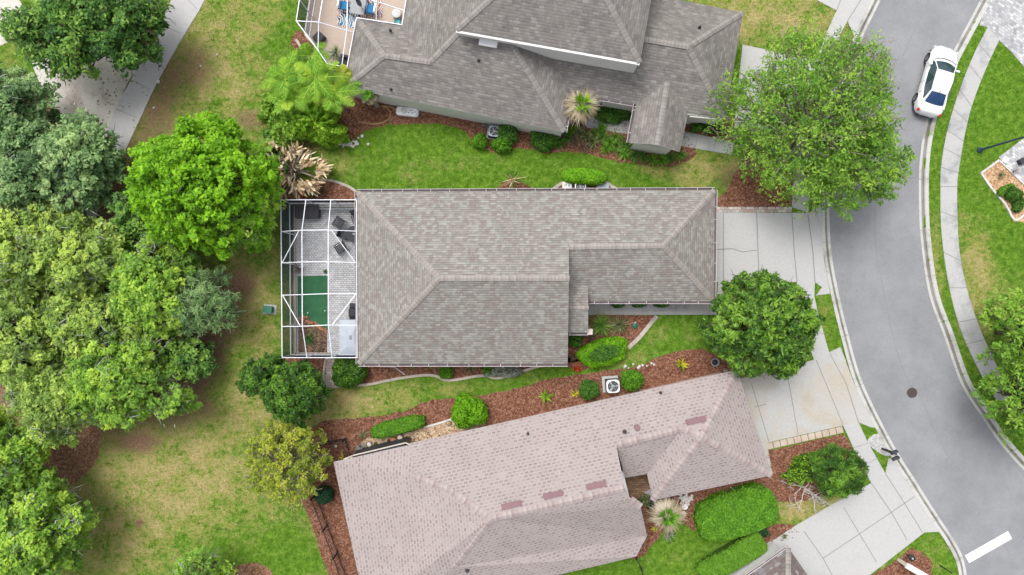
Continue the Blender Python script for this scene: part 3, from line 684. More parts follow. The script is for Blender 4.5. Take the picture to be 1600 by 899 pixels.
# ---------------------------------------------------------------- lawn sheet with its worn patches
BL_D = [ # px, py, rx, ry, amount (dry)
    (310, 100, 130, 120, .40), (440, 80, 50, 110, -.22), (420, 20, 40, 40, .15), (395, 470, 45, 90, .5), (250, 700, 170, 120, .42), (340, 780, 130, 90, .22), (190, 830, 80, 90, .25),
    (430, 640, 80, 60, .25), (390, 850, 110, 60, -.22), (420, 700, 60, 30, -.1), (520, 640, 60, 30, .6), (570, 625, 70, 18, .35), (700, 605, 60, 12, .25), (620, 615, 60, 20, .3), (820, 590, 60, 12, .15), (930, 560, 60, 20, .2),
    (1100, 265, 70, 30, .55), (1040, 262, 50, 14, .25), (1180, 30, 120, 40, .8), (1280, 40, 60, 40, .25), (1460, 420, 14, 90, .3), (1525, 440, 28, 90, .62), (1560, 480, 30, 60, .3),
    (1500, 350, 14, 40, .1), (1170, 448, 50, 10, .35), (1130, 600, 60, 40, .3), (1260, 590, 40, 30, .4), (1270, 790, 70, 28, .6), (1330, 770, 40, 15, .3), (1240, 810, 50, 20, .4),
    (1070, 870, 60, 20, .1), (1285, 500, 14, 50, .2), (1000, 555, 30, 20, .2), (700, 255, 90, 16, .12), (640, 280, 60, 14, .14), (1050, 520, 50, 16, .18), (550, 255, 40, 20, .1),
    (490, 450, 40, 40, .2), (1420, 870, 60, 30, .2), (460, 880, 30, 30, -.1), (1590, 360, 40, 60, -.1), (130, 860, 90, 40, .2)]
BL_B = [ (300, 105, 70, 50, .55), (250, 170, 30, 60, .35), (235, 60, 20, 60, .2), (70, 520, 260, 190, .9), (60, 250, 190, 150, .9), (330, 480, 60, 70, .55), (290, 560, 50, 60, .5), (385, 440, 25, 30, .45), (385, 185, 30, 22, .6),
    (220, 695, 35, 16, .45), (218, 818, 9, 9, .8), (365, 712, 14, 12, .4), (1160, 300, 60, 40, .4), (450, 230, 60, 50, .5), (490, 180, 60, 60, .4), (1140, 275, 40, 24, .3),
    (1270, 640, 1, 1, 0), (930, 575, 50, 10, .35), (250, 760, 60, 50, .12), (870, 590, 30, 8, .2), (200, 610, 120, 80, .3), (120, 800, 60, 80, .35), (300, 640, 50, 30, .25), (1503, 418, 8, 14, .5), (280, 200, 80, 40, .1)]
def wear(P):
    """P: world xy -> dry, bare"""
    px = P[:, 0] * F / CAM_H + 800; py = 449.5 - P[:, 1] * F / CAM_H
    d = np.full(len(P), 0.03); b = np.zeros(len(P))
    d += np.where(px < 540, .16, 0)
    for arr, bl in ((d, BL_D), (b, BL_B)):
        for x, y, rx, ry, a in bl:
            arr += a * np.exp(-(((px - x) / rx) ** 2 + ((py - y) / ry) ** 2) ** 1.3)
    d = np.where(d > .3, .3 + (d - .3) * .78, d)
    return np.clip(d, -0.3, 1), np.clip(b, 0, 1)
xs = np.concatenate([[-700, -300, -120, -60], np.arange(-42, 42.01, 0.25), [60, 120, 300, 700]])
ys = np.concatenate([[-700, -300, -120, -50], np.arange(-26, 26.01, 0.25), [50, 120, 300, 700]])
X, Y = np.meshgrid(xs, ys); P = np.stack([X.ravel(), Y.ravel()], 1)
Z = np.zeros(len(P))
rin = offs(RL, -0.3) ; rin2 = offs(RR, 0.3)
Z[pip(P, rin + rin2[::-1])] = -0.4
nx, ny = len(xs), len(ys); I = np.arange(nx * ny).reshape(ny, nx)
Fq = np.stack([I[:-1, :-1], I[:-1, 1:], I[1:, 1:], I[1:, :-1]], -1).reshape(-1, 4)
me = npmesh('ground', np.column_stack([P, Z]), Fq, np.full(len(Fq), .5), MT['lawn'])
d_, b_ = wear(P)
for n_, v in (('dry', d_), ('bare', b_)):
    a = me.attributes.new(n_, 'FLOAT', 'POINT'); a.data.foreach_set('value', v.astype(np.float32))
tag(link('ground', me), kind='structure')
# ================================================================== HOUSES
def RZ(px, py, a, b, ze, pitch=0.5):
    A = W(*a, ze); B = W(*b, ze); t = (B - A).normalized(); z = ze
    for _ in range(25):
        p = W(px, py, z); d = abs((p.x - A.x) * t.y - (p.y - A.y) * t.x); z = ze + pitch * d
    return z
def roof_mesh(faces, mats):
    vid = {}; V = []; Fs = []; UV = []
    for f in faces:
        ids = []
        pts = [W(*p) for p in f]
        nrm = Vector((0, 0, 0))
        for i in range(len(pts)):
            a, b = pts[i], pts[(i + 1) % len(pts)]
            nrm += Vector(((a.y - b.y) * (a.z + b.z), (a.z - b.z) * (a.x + b.x), (a.x - b.x) * (a.y + b.y)))
        nrm.normalize(); rev = nrm.z < 0
        if rev: nrm = -nrm; f = f[::-1]; pts = pts[::-1]
        e = Vector((0, 0, 1)).cross(nrm); e = e.normalized() if e.length > 1e-3 else Vector((1, 0, 0))
        s_ = nrm.cross(e)
        for p, q in zip(f, pts):
            k = (round(q.x, 2), round(q.y, 2), round(q.z, 2))
            if k not in vid: vid[k] = len(V); V.append(tuple(q))
            ids.append(vid[k])
        tr = tessellate_polygon([[Vector((q.x, q.y, 0)) for q in pts]])
        for t in tr:
            a, b, c = (pts[i] for i in t)
            if (b.x - a.x) * (c.y - a.y) - (b.y - a.y) * (c.x - a.x) < 0: t = (t[0], t[2], t[1])
            tid = [ids[i] for i in t]
            if len(set(tid)) < 3: continue
            Fs.append(tid); UV += [(pts[i].dot(e), pts[i].dot(s_)) for i in t]
    me = bpy.data.meshes.new('roof'); me.from_pydata(V, [], Fs)
    uv = me.uv_layers.new(name='UVMap')
    uv.data.foreach_set('uv', np.array(UV, dtype=np.float32).ravel())
    for m in mats: me.materials.append(m)
    me.update(); return me
def add_roof(faces, mat, parent, rim='white', th=0.15, name='roof'):
    o = link(name, roof_mesh(faces, [MT[mat], MT[rim]]), parent)
    sm = o.modifiers.new('thickness', 'SOLIDIFY'); sm.thickness = th; sm.offset = -1; sm.material_offset_rim = 1; sm.use_rim = True
    return o
def add_caps(segs, mat, parent, w=0.17, up=0.035):
    for sg in segs: one_cap([sg], mat, parent, w, up)
def one_cap(segs, mat, parent, w, up):
    V = []; Fs = []; UV = []
    for a, b in segs:
        A = W(*a); B = W(*b); d = (B - A); L = d.length; d.normalize()
        side = d.cross(Vector((0, 0, 1))).normalized()
        n = max(1, int(L / 0.22))
        for i in range(n):
            p = A + d * (L * i / n); q = A + d * (L * (i + 1.12) / n)
            for s in (-1, 1):
                b0 = len(V); drop = 0.36 * w
                V.extend([p + Vector((0, 0, up + .004)), q + Vector((0, 0, up + .02)), q + side * s * w + Vector((0, 0, up + .02 - drop)), p + side * s * w + Vector((0, 0, up + .004 - drop))])
                Fs.append([b0, b0 + 1, b0 + 2, b0 + 3] if s < 0 else [b0 + 3, b0 + 2, b0 + 1, b0])
                u0 = (i + .02) * .22; u1 = (i + .98) * .22; q4 = [(u0, 0), (u1, 0), (u1, 1), (u0, 1)]
                UV += q4 if s < 0 else q4[::-1]
    me = bpy.data.meshes.new('ridge_cap'); me.from_pydata([tuple(v) for v in V], [], Fs)
    uv = me.uv_layers.new(name='UVMap'); uv.data.foreach_set('uv', np.array(UV, dtype=np.float32).ravel())
    me.materials.append(MT[mat]); me.update()
    return link('ridge_cap', me, parent)
def gutter(segs, parent, z, tick=1.0, w=0.13):
    """U channel hung outside each eave segment (px pairs, outside on the right of a->b)"""
    for sg in segs: one_gutter(sg, parent, z, tick, w)
def one_gutter(sg, parent, z, tick, w):
    mb = MB()
    for a, b in (sg,):
        A = W(*a, z); B = W(*b, z); d = (B - A); L = d.length; d.normalize(); o = Vector((d.y, -d.x, 0))
        q = lambda s, off, dz: A + d * s + o * off + Vector((0, 0, dz))
        mb.bar(q(0, w / 2 + .015, -.10), q(L, w / 2 + .015, -.10), w, .02, 1)
        mb.bar(q(-.02, w + .02, -.055), q(L + .02, w + .02, -.055), .026, .12, 0)
        n = int(L / tick)
        for i in range(n + 1):
            s = L * (i + .5 * random.random()) / max(n, 1)
            if s < L: mb.bar(q(s, .0, 0.0), q(s, w + .02, .0), .035, .014, 0)
    return mb.build('gutter', [MT['guts'], MT['gutter']], parent)
def walls(px, ze, ins_, mat, parent, top=None, open_ends=()):
    poly = inset(wp(px, ze), ins_); n = len(poly)
    ar = sum(poly[i][0] * poly[(i + 1) % n][1] - poly[(i + 1) % n][0] * poly[i][1] for i in range(n))
    if ar < 0: poly = poly[::-1]
    mb = MB(); z1 = ze - 0.12
    for i in range(n):
        a, b = poly[i], poly[(i + 1) % n]
        mb.add([(*a, -.1), (*b, -.1), (*b, z1), (*a, z1)], [[0, 1, 2, 3]])
    # soffit
    out = inset(poly, -(ins_ - 0.02))
    for i in range(n):
        j = (i + 1) % n
        mb.add([(*poly[i], z1 - .02), (*poly[j], z1 - .02), (*out[j], z1 - .02), (*out[i], z1 - .02)], [[3, 2, 1, 0]], 1)
    NOLAWN.append(poly)
    mb.build('wall', [MT[mat], MT['white']], parent)
    return poly
def window(poly, i, t, wd, ht, z0, parent, kind='window'):
    a = Vector(poly[i]); b = Vector(poly[(i + 1) % len(poly)]); d = (b - a).normalized(); o = Vector((d.y, -d.x))
    c = a + (b - a) * t; ang = math.atan2(d.y, d.x)
    if kind == 'garage_door':
        mb = MB(); mb.box((c.x + o.x * .03, c.y + o.y * .03, z0 + ht / 2), (wd, .06, ht), ang)
        for r in range(4):
            for k in range(int(wd / 1.2)):
                x = -wd / 2 + (k + .5) * wd / int(wd / 1.2)
                mb.box((c.x + d.x * x + o.x * .07, c.y + d.y * x + o.y * .07, z0 + (r + .5) * ht / 4), (wd / int(wd / 1.2) * .8, .02, ht / 4 * .7), ang, 0)
        return mb.build('garage_door', [MT['offwhite']], parent)
    mb = MB(); fw = .08
    for s in (-1, 1): mb.box((c.x + d.x * s * wd / 2 + o.x * .02, c.y + d.y * s * wd / 2 + o.y * .02, z0 + ht / 2), (fw, .08, ht + fw), ang)
    for z in (z0, z0 + ht, z0 + ht * .5): mb.box((c.x + o.x * .02, c.y + o.y * .02, z), (wd, .075, fw * .8), ang)
    f = mb.build('door' if kind == 'door' else 'window', [MT['white']], parent)
    m2 = MB(); m2.box((c.x + o.x * .008, c.y + o.y * .008, z0 + ht / 2), (wd, .03, ht), ang)
    m2.build('pane', [MT['pane']], f)

# ---------------------------------------------------------------- tan roofed house in the middle
c0 = W(837, 435, 0)
h1 = empty('house', (c0.x, c0.y, 0), 'long single storey house with mottled tan and grey shingle roof in the middle', 'house')
E1 = ((558, 300), (1117, 297))
ze = 2.6
rl = (686, 435, RZ(686, 435, *E1, ze)); rr = (889, 435, RZ(889, 435, *E1, ze))
g1 = (889, 386, RZ(889, 386, *E1, ze)); g2 = (1037, 384, RZ(1037, 384, *E1, ze))
A_, B_, C_, D_, E_, G_ = (558, 300, ze), (1117, 297, ze), (1115, 471, ze), (887, 471.5, ze), (887, 569, ze), (560, 569, ze)
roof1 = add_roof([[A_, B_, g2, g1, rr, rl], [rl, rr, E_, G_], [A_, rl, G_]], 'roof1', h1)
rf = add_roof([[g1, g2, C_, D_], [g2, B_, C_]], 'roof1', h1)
z_er = 3.42
rf2 = add_roof([[(886, 481, z_er), (919, 481, z_er), (919, 446, 3.12), (886, 446, 3.12)], [(886, 481, z_er), (919, 481, z_er), (919, 520, 2.7), (886, 520, 2.7)], [(886, 446, 3.12), (919, 446, 3.12), (891, 437, 3.16)]], 'roof1', h1, th=0.12)
add_caps([(rl, rr), (A_, rl), (G_, rl)], 'cap1', roof1)
add_caps([(g1, g2), (B_, g2), (C_, g2)], 'cap1', rf)
add_caps([((886, 481, z_er), (919, 481, z_er))], 'cap1', rf2, 0.12)
gutter([((1117, 297), (558, 300)), ((1115, 471), (1117, 297)), ((560, 569), (887, 569)), ((919, 471), (1115, 471)), ((889, 520), (919, 520)), ((558, 300), (560, 569))], h1, ze + .02)
p1 = walls([(558, 300), (1117, 297), (1115, 471), (887, 471), (887, 569), (560, 569)], ze, 0.42, 'beige', h1)
# gable wall at the step of the roof
mb = MB(); xg = W(884, 435, 3).x - .3
ys_ = [W(0, 386, g1[2]).y, W(0, 435, rr[2]).y, W(0, 569, 2.6).y]
mb.add([(xg, ys_[0], g1[2] - .15), (xg, ys_[1], rr[2] - .15), (xg, ys_[2] + .4, 2.7), (xg, ys_[2] + .4, 2.3), (xg, ys_[0], 2.3)], [[0, 1, 2, 3, 4], [4, 3, 2, 1, 0]])
mb.build('gable_wall', MT['beige'], h1)
n = len(p1)
for i in range(n):
    a, b = Vector(p1[i]), Vector(p1[(i + 1) % n]); L = (b - a).length; mid = (a + b) / 2
    if mid.x > 12 and L > 5: window(p1, i, .5, 4.9, 2.15, 0.02, h1, 'garage_door')
    elif L > 8 and mid.y < -4: [window(p1, i, t, 1.2, 1.1, 1.0, h1) for t in (.2, .5, .8)]
    elif L > 15: [window(p1, i, t, 1.2, 1.1, 1.0, h1) for t in (.2, .6)]
    elif mid.x < -9: [window(p1, i, t, 2.6, 2.0, .05, h1) for t in (.3, .7)]
# pillars of the entry
mb = MB(); q = W(915, 515, 0)
mb.box((q.x, q.y, 1.25), (.35, .35, 2.6), 0, 0, .02); mb.box((q.x, q.y, .12), (.45, .45, .3)); mb.build('entry_pillar', MT['beige'], h1)

# ---------------------------------------------------------------- grey roofed two storey house, top
c2 = W(840, 100, 0)
h2 = empty('house', (c2.x, c2.y, 0), 'two storey house with weathered grey shingle roof and front gable at the top', 'house')
ze = 2.7
S = ((538, 137), (872, 205)); Wv = ((538, 137), (557, 28)); GS = ((893, 146), (994, 163))
zS = lambda x, y: (x, y, RZ(x, y, *S, ze))
zG = lambda x, y: (x, y, RZ(x, y, *GS, ze))
ap = zS(600, 87); ap2 = zS(672, 97)
r_a = zS(717, 50); r_b = zS(795, 62)
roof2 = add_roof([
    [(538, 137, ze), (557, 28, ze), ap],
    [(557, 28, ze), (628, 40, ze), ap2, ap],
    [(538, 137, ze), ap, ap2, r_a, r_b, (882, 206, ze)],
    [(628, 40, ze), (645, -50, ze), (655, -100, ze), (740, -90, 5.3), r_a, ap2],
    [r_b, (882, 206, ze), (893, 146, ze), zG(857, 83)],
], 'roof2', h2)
gr = zG(1075, 73); gl = zG(862, 37)
roof2b = add_roof([
    [(893, 146, ze), (1133, 186.5, ze), gr, gl, zG(857, 83)],
    [gr, (1133, 186.5, ze), (1161, 20, ze)],
    [gl, gr, (1161, 20, ze), (1063, 0, ze), (870, -38, ze)],
], 'roof2', h2)
# upper storey
UL, UR = (713, 47), (1000, 98); zu = 5.55
US = (UL, UR); aL = (831, -61); aR = (926, -44); zr = RZ(831, -61, *US, zu)
up = add_roof([[(713, 47, zu), (1000, 98, zu), (aR[0], aR[1], zr), (aL[0], aL[1], zr)], [(1000, 98, zu), (1038, -118, zu), (aR[0], aR[1], zr)],
               [(713, 47, zu), (aL[0], aL[1], zr), (752, -168, zu)], [(752, -168, zu), (aL[0], aL[1], zr), (aR[0], aR[1], zr), (1038, -118, zu)]], 'roof2', h2, th=0.22)
mb = MB(); pu = inset(wp([UL, UR, (1038, -118), (752, -168)], zu), 0.03)
for i in range(4):
    a, b = pu[i], pu[(i + 1) % 4]; mb.add([(*a, 2.4), (*b, 2.4), (*b, zu - .15), (*a, zu - .15)], [[0, 1, 2, 3], [3, 2, 1, 0]])
uw = mb.build('upper_wall', MT['bright'], h2)
# porch gable
EL, ER, rb, rfz = [(994, 163, 2.72), (983, 223, 2.72)], [(1075, 180, 2.72), (1062, 237, 2.72)], (1043, 128, 3.55), (1027, 226, 3.55)
pg = add_roof([[EL[0], EL[1], rfz, rb], [ER[0], rb, rfz, ER[1]]], 'roof2', h2, th=0.14)
add_caps([((600, 87, ap[2]), (672, 97, ap2[2])), ((538, 137, ze), ap), ((557, 28, ze), ap), (ap2, r_a), ((882, 206, ze), r_b)], 'cap2', roof2)
add_caps([(gl, gr), ((1133, 186.5, ze), gr), ((1161, 20, ze), gr)], 'cap2', roof2b)
add_caps([((1000, 98, zu), (aR[0], aR[1], zr)), ((713, 47, zu), (aL[0], aL[1], zr)), ((aL[0], aL[1], zr), (aR[0], aR[1], zr))], 'cap2', up)
add_caps([(rb, rfz)], 'cap2', pg)
gutter([((538, 137), (557, 28)), ((882, 206), (893, 146)), ((893, 146), (994, 163)), ((994, 163), (983, 223)), ((557, 28), (628, 40)), ((628, 40), (640, -30))][1:], h2, ze + .02)
p2a = walls([(538, 137), (882, 206), (893, 146), (994, 163), (1075, 179), (1133, 186.5), (1161, 20), (1063, 0), (655, -80), (628, 40), (557, 28)], ze, 0.12, 'bright', h2)
mb = MB(); g = [W(987, 221, 2.65), W(1025, 225, 3.45), W(1058, 233, 2.65)]
q = [W(988, 222, 2.7), W(1059, 234, 2.7)]
dv = (W(994, 163, 2.7) - W(983, 223, 2.7)).normalized() * 0.12
A3 = q[0] + dv; B3 = q[1] + dv; T3 = W(1027, 226, 3.55) + dv - Vector((0, 0, .16))
mb.add([(A3.x, A3.y, 2.0), (B3.x, B3.y, 2.0), (B3.x, B3.y, 2.55), tuple(T3), (A3.x, A3.y, 2.55)], [[0, 1, 2, 3, 4], [4, 3, 2, 1, 0]])
A4_, B4_ = A3 + (B3 - A3) * .08, B3 + (A3 - B3) * .08
mb.add([(A4_.x, A4_.y, -.05), (B4_.x, B4_.y, -.05), (B4_.x, B4_.y, 2.3), (A4_.x, A4_.y, 2.3)], [[0, 1, 2, 3], [3, 2, 1, 0]])
NOLAWN.append([tuple(A3[:2]), tuple(B3[:2]), (B3.x + dv.x * 5, B3.y + dv.y * 5), (A3.x + dv.x * 5, A3.y + dv.y * 5)])
mb.build('porch_front', MT['bright'], h2)
n = len(p2a)
for i in range(n):
    a, b = Vector(p2a[i]), Vector(p2a[(i + 1) % n]); L = (b - a).length; mid = (a + b) / 2
    if False: [window(p2a, i, t, 1.2, 1.2, .9, h2) for t in (.15, .45, .75)]
    elif mid.x > 12.5 and L > 5: window(p2a, i, .5, 4.9, 2.1, .02, h2, 'garage_door')
    elif L > 3 and mid.x > 2 and mid.y < 14: window(p2a, i, .4, 1.2, 1.3, .8, h2)
mb = MB(); q = W(763, 67, RZ(763, 67, *S, 2.7)); an = R(-10)
mb.box((q.x, q.y, q.z + .06), (1.1, .5, .14), an, 0, .04); mb.build('skylight', MT['white'], roof2)
def pipe(px, py, z, parent, r=.05, mat='dark', name='vent_pipe', h=.3):
    mb = MB(); q = W(px, py, z); mb.lathe((q.x, q.y, z - .05), [(r * 2, 0), (r * 2, .07), (r, .1), (r, h), (r * .7, h)], 10); return mb.build(name, MT[mat], parent)
for x, y in ((610, 48), (611, 140), (748, 95)): pipe(x, y, RZ(x, y, *S, 2.7) if y > 60 else 3.2, roof2)
pipe(1093, 43, 3.7, roof2b); pipe(846, 134, 3.2, roof2)

def fascia(a, b, z, parent, w=.12, h=.16, dz=-.1, mat='bright'):
    A = W(*a, z); B = W(*b, z); d = (B - A).normalized(); o = Vector((d.y, -d.x, 0)) * (w / 2 + .012)
    mb = MB(); mb.bar(A + o + Vector((0, 0, dz)), B + o + Vector((0, 0, dz)), w, h); mb.build('fascia', MT[mat], parent)
fascia((713, 47), (1000, 98), zu, h2, .13, .2, -.12)

fascia((983, 223.5), (1027, 226.5), 3.1, h2, .05, .1) if False else None
fascia((1078, 181), (1118, 185), 2.7, h2, .05, .2)
# ---------------------------------------------------------------- pink roofed house, bottom
c3 = W(850, 760, 0)
h3 = empty('house', (c3.x, c3.y, 0), 'single storey house with pale pink dashed shingle roof at the bottom', 'house')
ze = 2.7
N3 = ((640, 693), (1152, 578)); S3 = ((994, 870), (871, 899)); W3 = ((521, 722), (560, 899)); E3 = ((1152, 578), (1206, 743)); GS3 = ((1020, 782), (1206, 743))
zN = lambda x, y: (x, y, RZ(x, y, *N3, ze)); zS3 = lambda x, y: (x, y, RZ(x, y, *S3, ze)); zGS = lambda x, y: (x, y, RZ(x, y, *GS3, ze))
r0 = zN(767, 811); r1 = zN(976, 763); k1 = zN(963, 696); k2 = zN(1066, 670); pk = zN(1097, 683); h_a = zN(648, 746)
S_r = lambda x, y, z: (x, y, z)
# lanai roof has a shallower slope
z_l = 3.55
roof3 = add_roof([
    [(640, 693, ze), (1152, 578, ze), pk, k2, k1, r1, r0, (700, 765, h_a[2] + .55), h_a],
    [r0, r1, (985, 780, RZ(985, 780, *S3, ze)), (1001, 792, RZ(1001, 792, *S3, ze)), (1011, 838, 2.75), (994, 870, ze), (640, 953, ze), (707, 887, RZ(707, 887, *S3, ze))],
    [h_a, (700, 765, h_a[2] + .55), r0, (707, 887, RZ(707, 887, *S3, ze)), (640, 953, ze), (573, 957, 2.55), (521, 722, 2.55), (641, 695, 2.62)],
], 'roof3', h3)
roof3b = add_roof([
    [k1, k2, (1011, 741, ze), (977, 747, ze)],
    [k2, pk, (1020, 782, ze), (1011, 741, ze)],
    [pk, (1206, 743, ze), (1020, 782, ze)],
    [pk, (1152, 578, ze), (1206, 743, ze)],
], 'roof3', h3)
add_caps([(r0, r1), (h_a, (700, 765, h_a[2] + .55)), ((700, 765, h_a[2] + .55), r0), ((707, 887, RZ(707, 887, *S3, ze)), r0), ((985, 780, RZ(985, 780, *S3, ze)), (1001, 792, RZ(1001, 792, *S3, ze)))], 'cap3', roof3, .2)
add_caps([(k1, k2), (k2, pk), (pk, (1152, 578, ze)), (pk, (1206, 743, ze)), (pk, (1020, 782, ze))], 'cap3', roof3b, .2)
p3 = walls([(540, 722), (640, 697), (1152, 578), (1206, 743), (1020, 782), (1011, 741), (977, 747), (985, 780), (1001, 792), (1011, 838), (994, 870), (600, 962)], ze, 0.4, 'pinkst', h3)
n = len(p3)
for i in range(n):
    a, b = Vector(p3[i]), Vector(p3[(i + 1) % n]); L = (b - a).length; mid = (a + b) / 2
    if mid.x > 14.5 and L > 5: window(p3, i, .5, 4.9, 2.1, .02, h3, 'garage_door')
    elif L > 12: [window(p3, i, t, 1.2, 1.1, 1.0, h3) for t in (.2, .5, .8)]
    elif L > 5 and mid.x < -5: window(p3, i, .5, 3.0, 2.0, .05, h3)
mb = MB(); ga, gb, gc = W(*k1), W(*r1), W(985, 780, RZ(985, 780, *S3, ze)); sh = Vector((-.35, -.08, -.16))
mb.add([tuple(ga + sh), tuple(gb + sh), tuple(gc + sh), (gc.x + sh.x, gc.y, 2.2), (ga.x + sh.x, ga.y, 2.2)], [[0, 1, 2, 3, 4]]); mb.build('gable_wall', MT['pinkst'], h3)
# screened strip left of the main eave, with its pale frame
mb = MB()
q4 = [W(545, 716, 2.35), W(632, 694, 2.35), W(628, 703, 2.35), W(551, 721, 2.35)]
mb.add([tuple(v) for v in q4], [[0, 1, 2, 3]]); mb.add([(v.x, v.y, v.z) for v in q4[:2]] + [(q4[1].x, q4[1].y, 0.05), (q4[0].x, q4[0].y, 0.05)], [[0, 1, 2, 3], [3, 2, 1, 0]])
sc = mb.build('porch_screen', MT['dark'], h3)
mb = MB()
for a, b in (((537, 718), (551, 712)), ((551, 712), (634, 692)), ((634, 692), (642, 696)), ((551, 712), (546, 719))): mb.bar(W(*a, 2.42), W(*b, 2.42), .07, .08)
mb.build('porch_frame', MT['beige'], h3)
mb = MB(); q = W(684, 896, 2.9); 
for x, y, f_ in ((799, 789, zN), (864, 773, zN), (931, 758, zN), (1087, 657, zN)):
    z = f_(x, y)[2]; q = W(x, y, z); mb = MB()
    a = W(x - 15, y + 3.4, z); b = W(x + 15, y - 3.4, z)
    mb.bar(Vector((a.x, a.y, z + .07)), Vector((b.x, b.y, z + .07)), .30, .14)
    mb.bar(Vector((a.x, a.y, z + .13)) + Vector((0.02, .12, -.02)), Vector((b.x, b.y, z + .13)) + Vector((-.02, .12, -.02)), .12, .05)
    mb.build('roof_vent', MT['pinkv'], roof3 if x < 1000 else roof3b)
z = zN(995, 668)[2]; q = W(995, 668, z); mb = MB(); mb.box((q.x, q.y, z + .06), (.3, .3, .2), R(13), 0, .03); mb.build('roof_vent', MT['pinkv'], roof3)
for x, y, r in ((825, 678, .045), (976, 675, .07), (1032, 614, .05)): pipe(x, y, zN(x, y)[2], roof3, r)
pipe(730, 891, zS3(730, 891)[2], roof3, .07)

# ---------------------------------------------------------------- slate roofed house, bottom right corner
c4 = W(1230, 980, 0)
h4 = empty('house', (c4.x, c4.y, 0), 'corner of a slate brown shingle roof with white eave at the bottom edge', 'house')
ze = 2.7
k_ = (1232, 856); ul = Vector((-.82, .572)); ur = Vector((.572, .82))
pa = (k_[0] + ul.x * 330, k_[1] + ul.y * 330); pb = (k_[0] + ur.x * 250, k_[1] + ur.y * 250); pc = (pa[0] + ur.x * 250, pa[1] + ur.y * 250)
NW4 = (k_, pa); zz = RZ((k_[0] + (ul.x + ur.x) * 125 + 30), (k_[1] + (ul.y + ur.y) * 125 + 40), k_, pa, ze)
q1 = (k_[0] + (ul.x + ur.x) * 125 + 30, k_[1] + (ul.y + ur.y) * 125 + 40, zz); q2 = (pa[0] + (ur.x - ul.x) * 125 + 20, pa[1] + (ur.y - ul.y) * 125 + 40, zz)
K, A4, B4, C4 = (*k_, ze), (*pa, ze), (*pb, ze), (*pc, ze)
r4 = add_roof([[K, q1, q2, A4], [K, B4, q1], [B4, C4, q2, q1], [C4, A4, q2]], 'roof4', h4)
add_caps([(K, q1), (q1, q2), (B4, q1)], 'cap2', r4)
gutter([(k_, (k_[0] + ul.x * 300, k_[1] + ul.y * 300))], h4, ze, 1.6)
walls([k_, pa, pc, pb], ze, .4, 'offwhite', h4)
# ================================================================== SCREEN ENCLOSURES AND PATIOS
slab('patio', [(459, 327), (575, 327), (575, 554), (459, 554)], 'patio', 0.04, th=.2)
c = W(500, 440, 0)
en = empty('screen_enclosure', (c.x, c.y, 0), 'white framed rectangular screen enclosure over the grey paved patio', 'screen enclosure')
def beams(lst, parent, w=.04, h=.07, name='frame'):
    mb = MB()
    for a, b in lst: mb.bar(W(*a), W(*b), w, h)
    return mb.build(name, MT['frame'], parent)
zw, zt = 2.62, 3.4
T = lambda x, y: (x, y, zt); L_ = lambda x, y: (x, y, zw)
fr = [(L_(439, 312.5), L_(557, 312.5)), (L_(439, 312.5), L_(441, 559)), (L_(441, 559), L_(559, 559)), (L_(557, 312.5), L_(558, 559)),
      (L_(478, 313), T(472, 360)), (T(472, 360), T(472.5, 510)), (T(472.5, 510), L_(479.5, 558)),
      (L_(517, 313), T(513, 360)), (T(513, 360), T(513, 508)), (T(513, 508), L_(519, 558)),
      (L_(440, 362), T(472, 360)), (T(472, 360), T(513, 359.5)), (T(513, 359.5), L_(557, 361.5)),
      (L_(440, 411), T(472, 409.5)), (T(472, 409.5), T(513, 409)), (T(513, 409), L_(557, 410.5)),
      (L_(441, 461.5), T(472, 460.5)), (T(472, 460.5), T(513, 459)), (T(513, 459), L_(557, 459)),
      (L_(441, 510.5), T(472.5, 510)), (T(472.5, 510), T(513, 508)), (T(513, 508), L_(558, 508.5)),
      (L_(441, 411), T(467, 361)), (L_(555, 410), T(518, 360)), (L_(442, 462), T(469, 509)), (L_(556, 460), T(519, 508))]
beams(fr, en)
def upz(p, z):  # same world xy at another height
    q = W(*p); return Vector((q.x, q.y, z))
mb = MB()
outer = [L_(439, 312.5), L_(441, 559)]
for y, x in ((312.5, 439), (362, 439.4), (411, 440), (461.5, 440.4), (510.5, 440.7), (559, 441)): mb.bar(upz(L_(x, y), 0.03), upz(L_(x, y), zw), .06, .06)
for x in (478, 517, 555):
    for y in (312.5, 559): mb.bar(upz(L_(x, y), 0.03), upz(L_(x, y), zw), .06, .06)
for z in (0.06, 1.0):
    mb.bar(upz(L_(439, 312.5), z), upz(L_(441, 559), z), .06, .06); mb.bar(upz(L_(439, 312.5), z), upz(L_(556, 312.5), z), .06, .06); mb.bar(upz(L_(441, 559), z), upz(L_(556, 559), z), .06, .06)
mb.build('post', MT['frame'], en)
mb = MB()
nn = [[L_(439, 312.5), L_(478, 312.5), L_(517, 312.5), L_(557, 312.5)], [L_(440, 362), T(472, 360), T(513, 359.5), L_(557, 361.5)], [L_(440, 411), T(472, 409.5), T(513, 409), L_(557, 410.5)],
      [L_(441, 461.5), T(472, 460.5), T(513, 459), L_(557, 459)], [L_(441, 510.5), T(472.5, 510), T(513, 508), L_(558, 508.5)], [L_(441, 559), L_(479.5, 559), L_(519, 559), L_(558, 559)]]
for r in range(5):
    for k in range(3): mb.add([tuple(W(*p)) for p in (nn[r][k], nn[r + 1][k], nn[r + 1][k + 1], nn[r][k + 1])], [[0, 1, 2], [0, 2, 3]])
for a, b in (((439, 312.5), (441, 559)), ((439, 312.5), (557, 312.5)), ((441, 559), (557, 559))):
    A, B = L_(*a), L_(*b); mb.add([tuple(upz(A, .05)), tuple(upz(B, .05)), tuple(upz(B, zw)), tuple(upz(A, zw))], [[0, 1, 2, 3]])
mb.build('screen', MT['screen'], en)
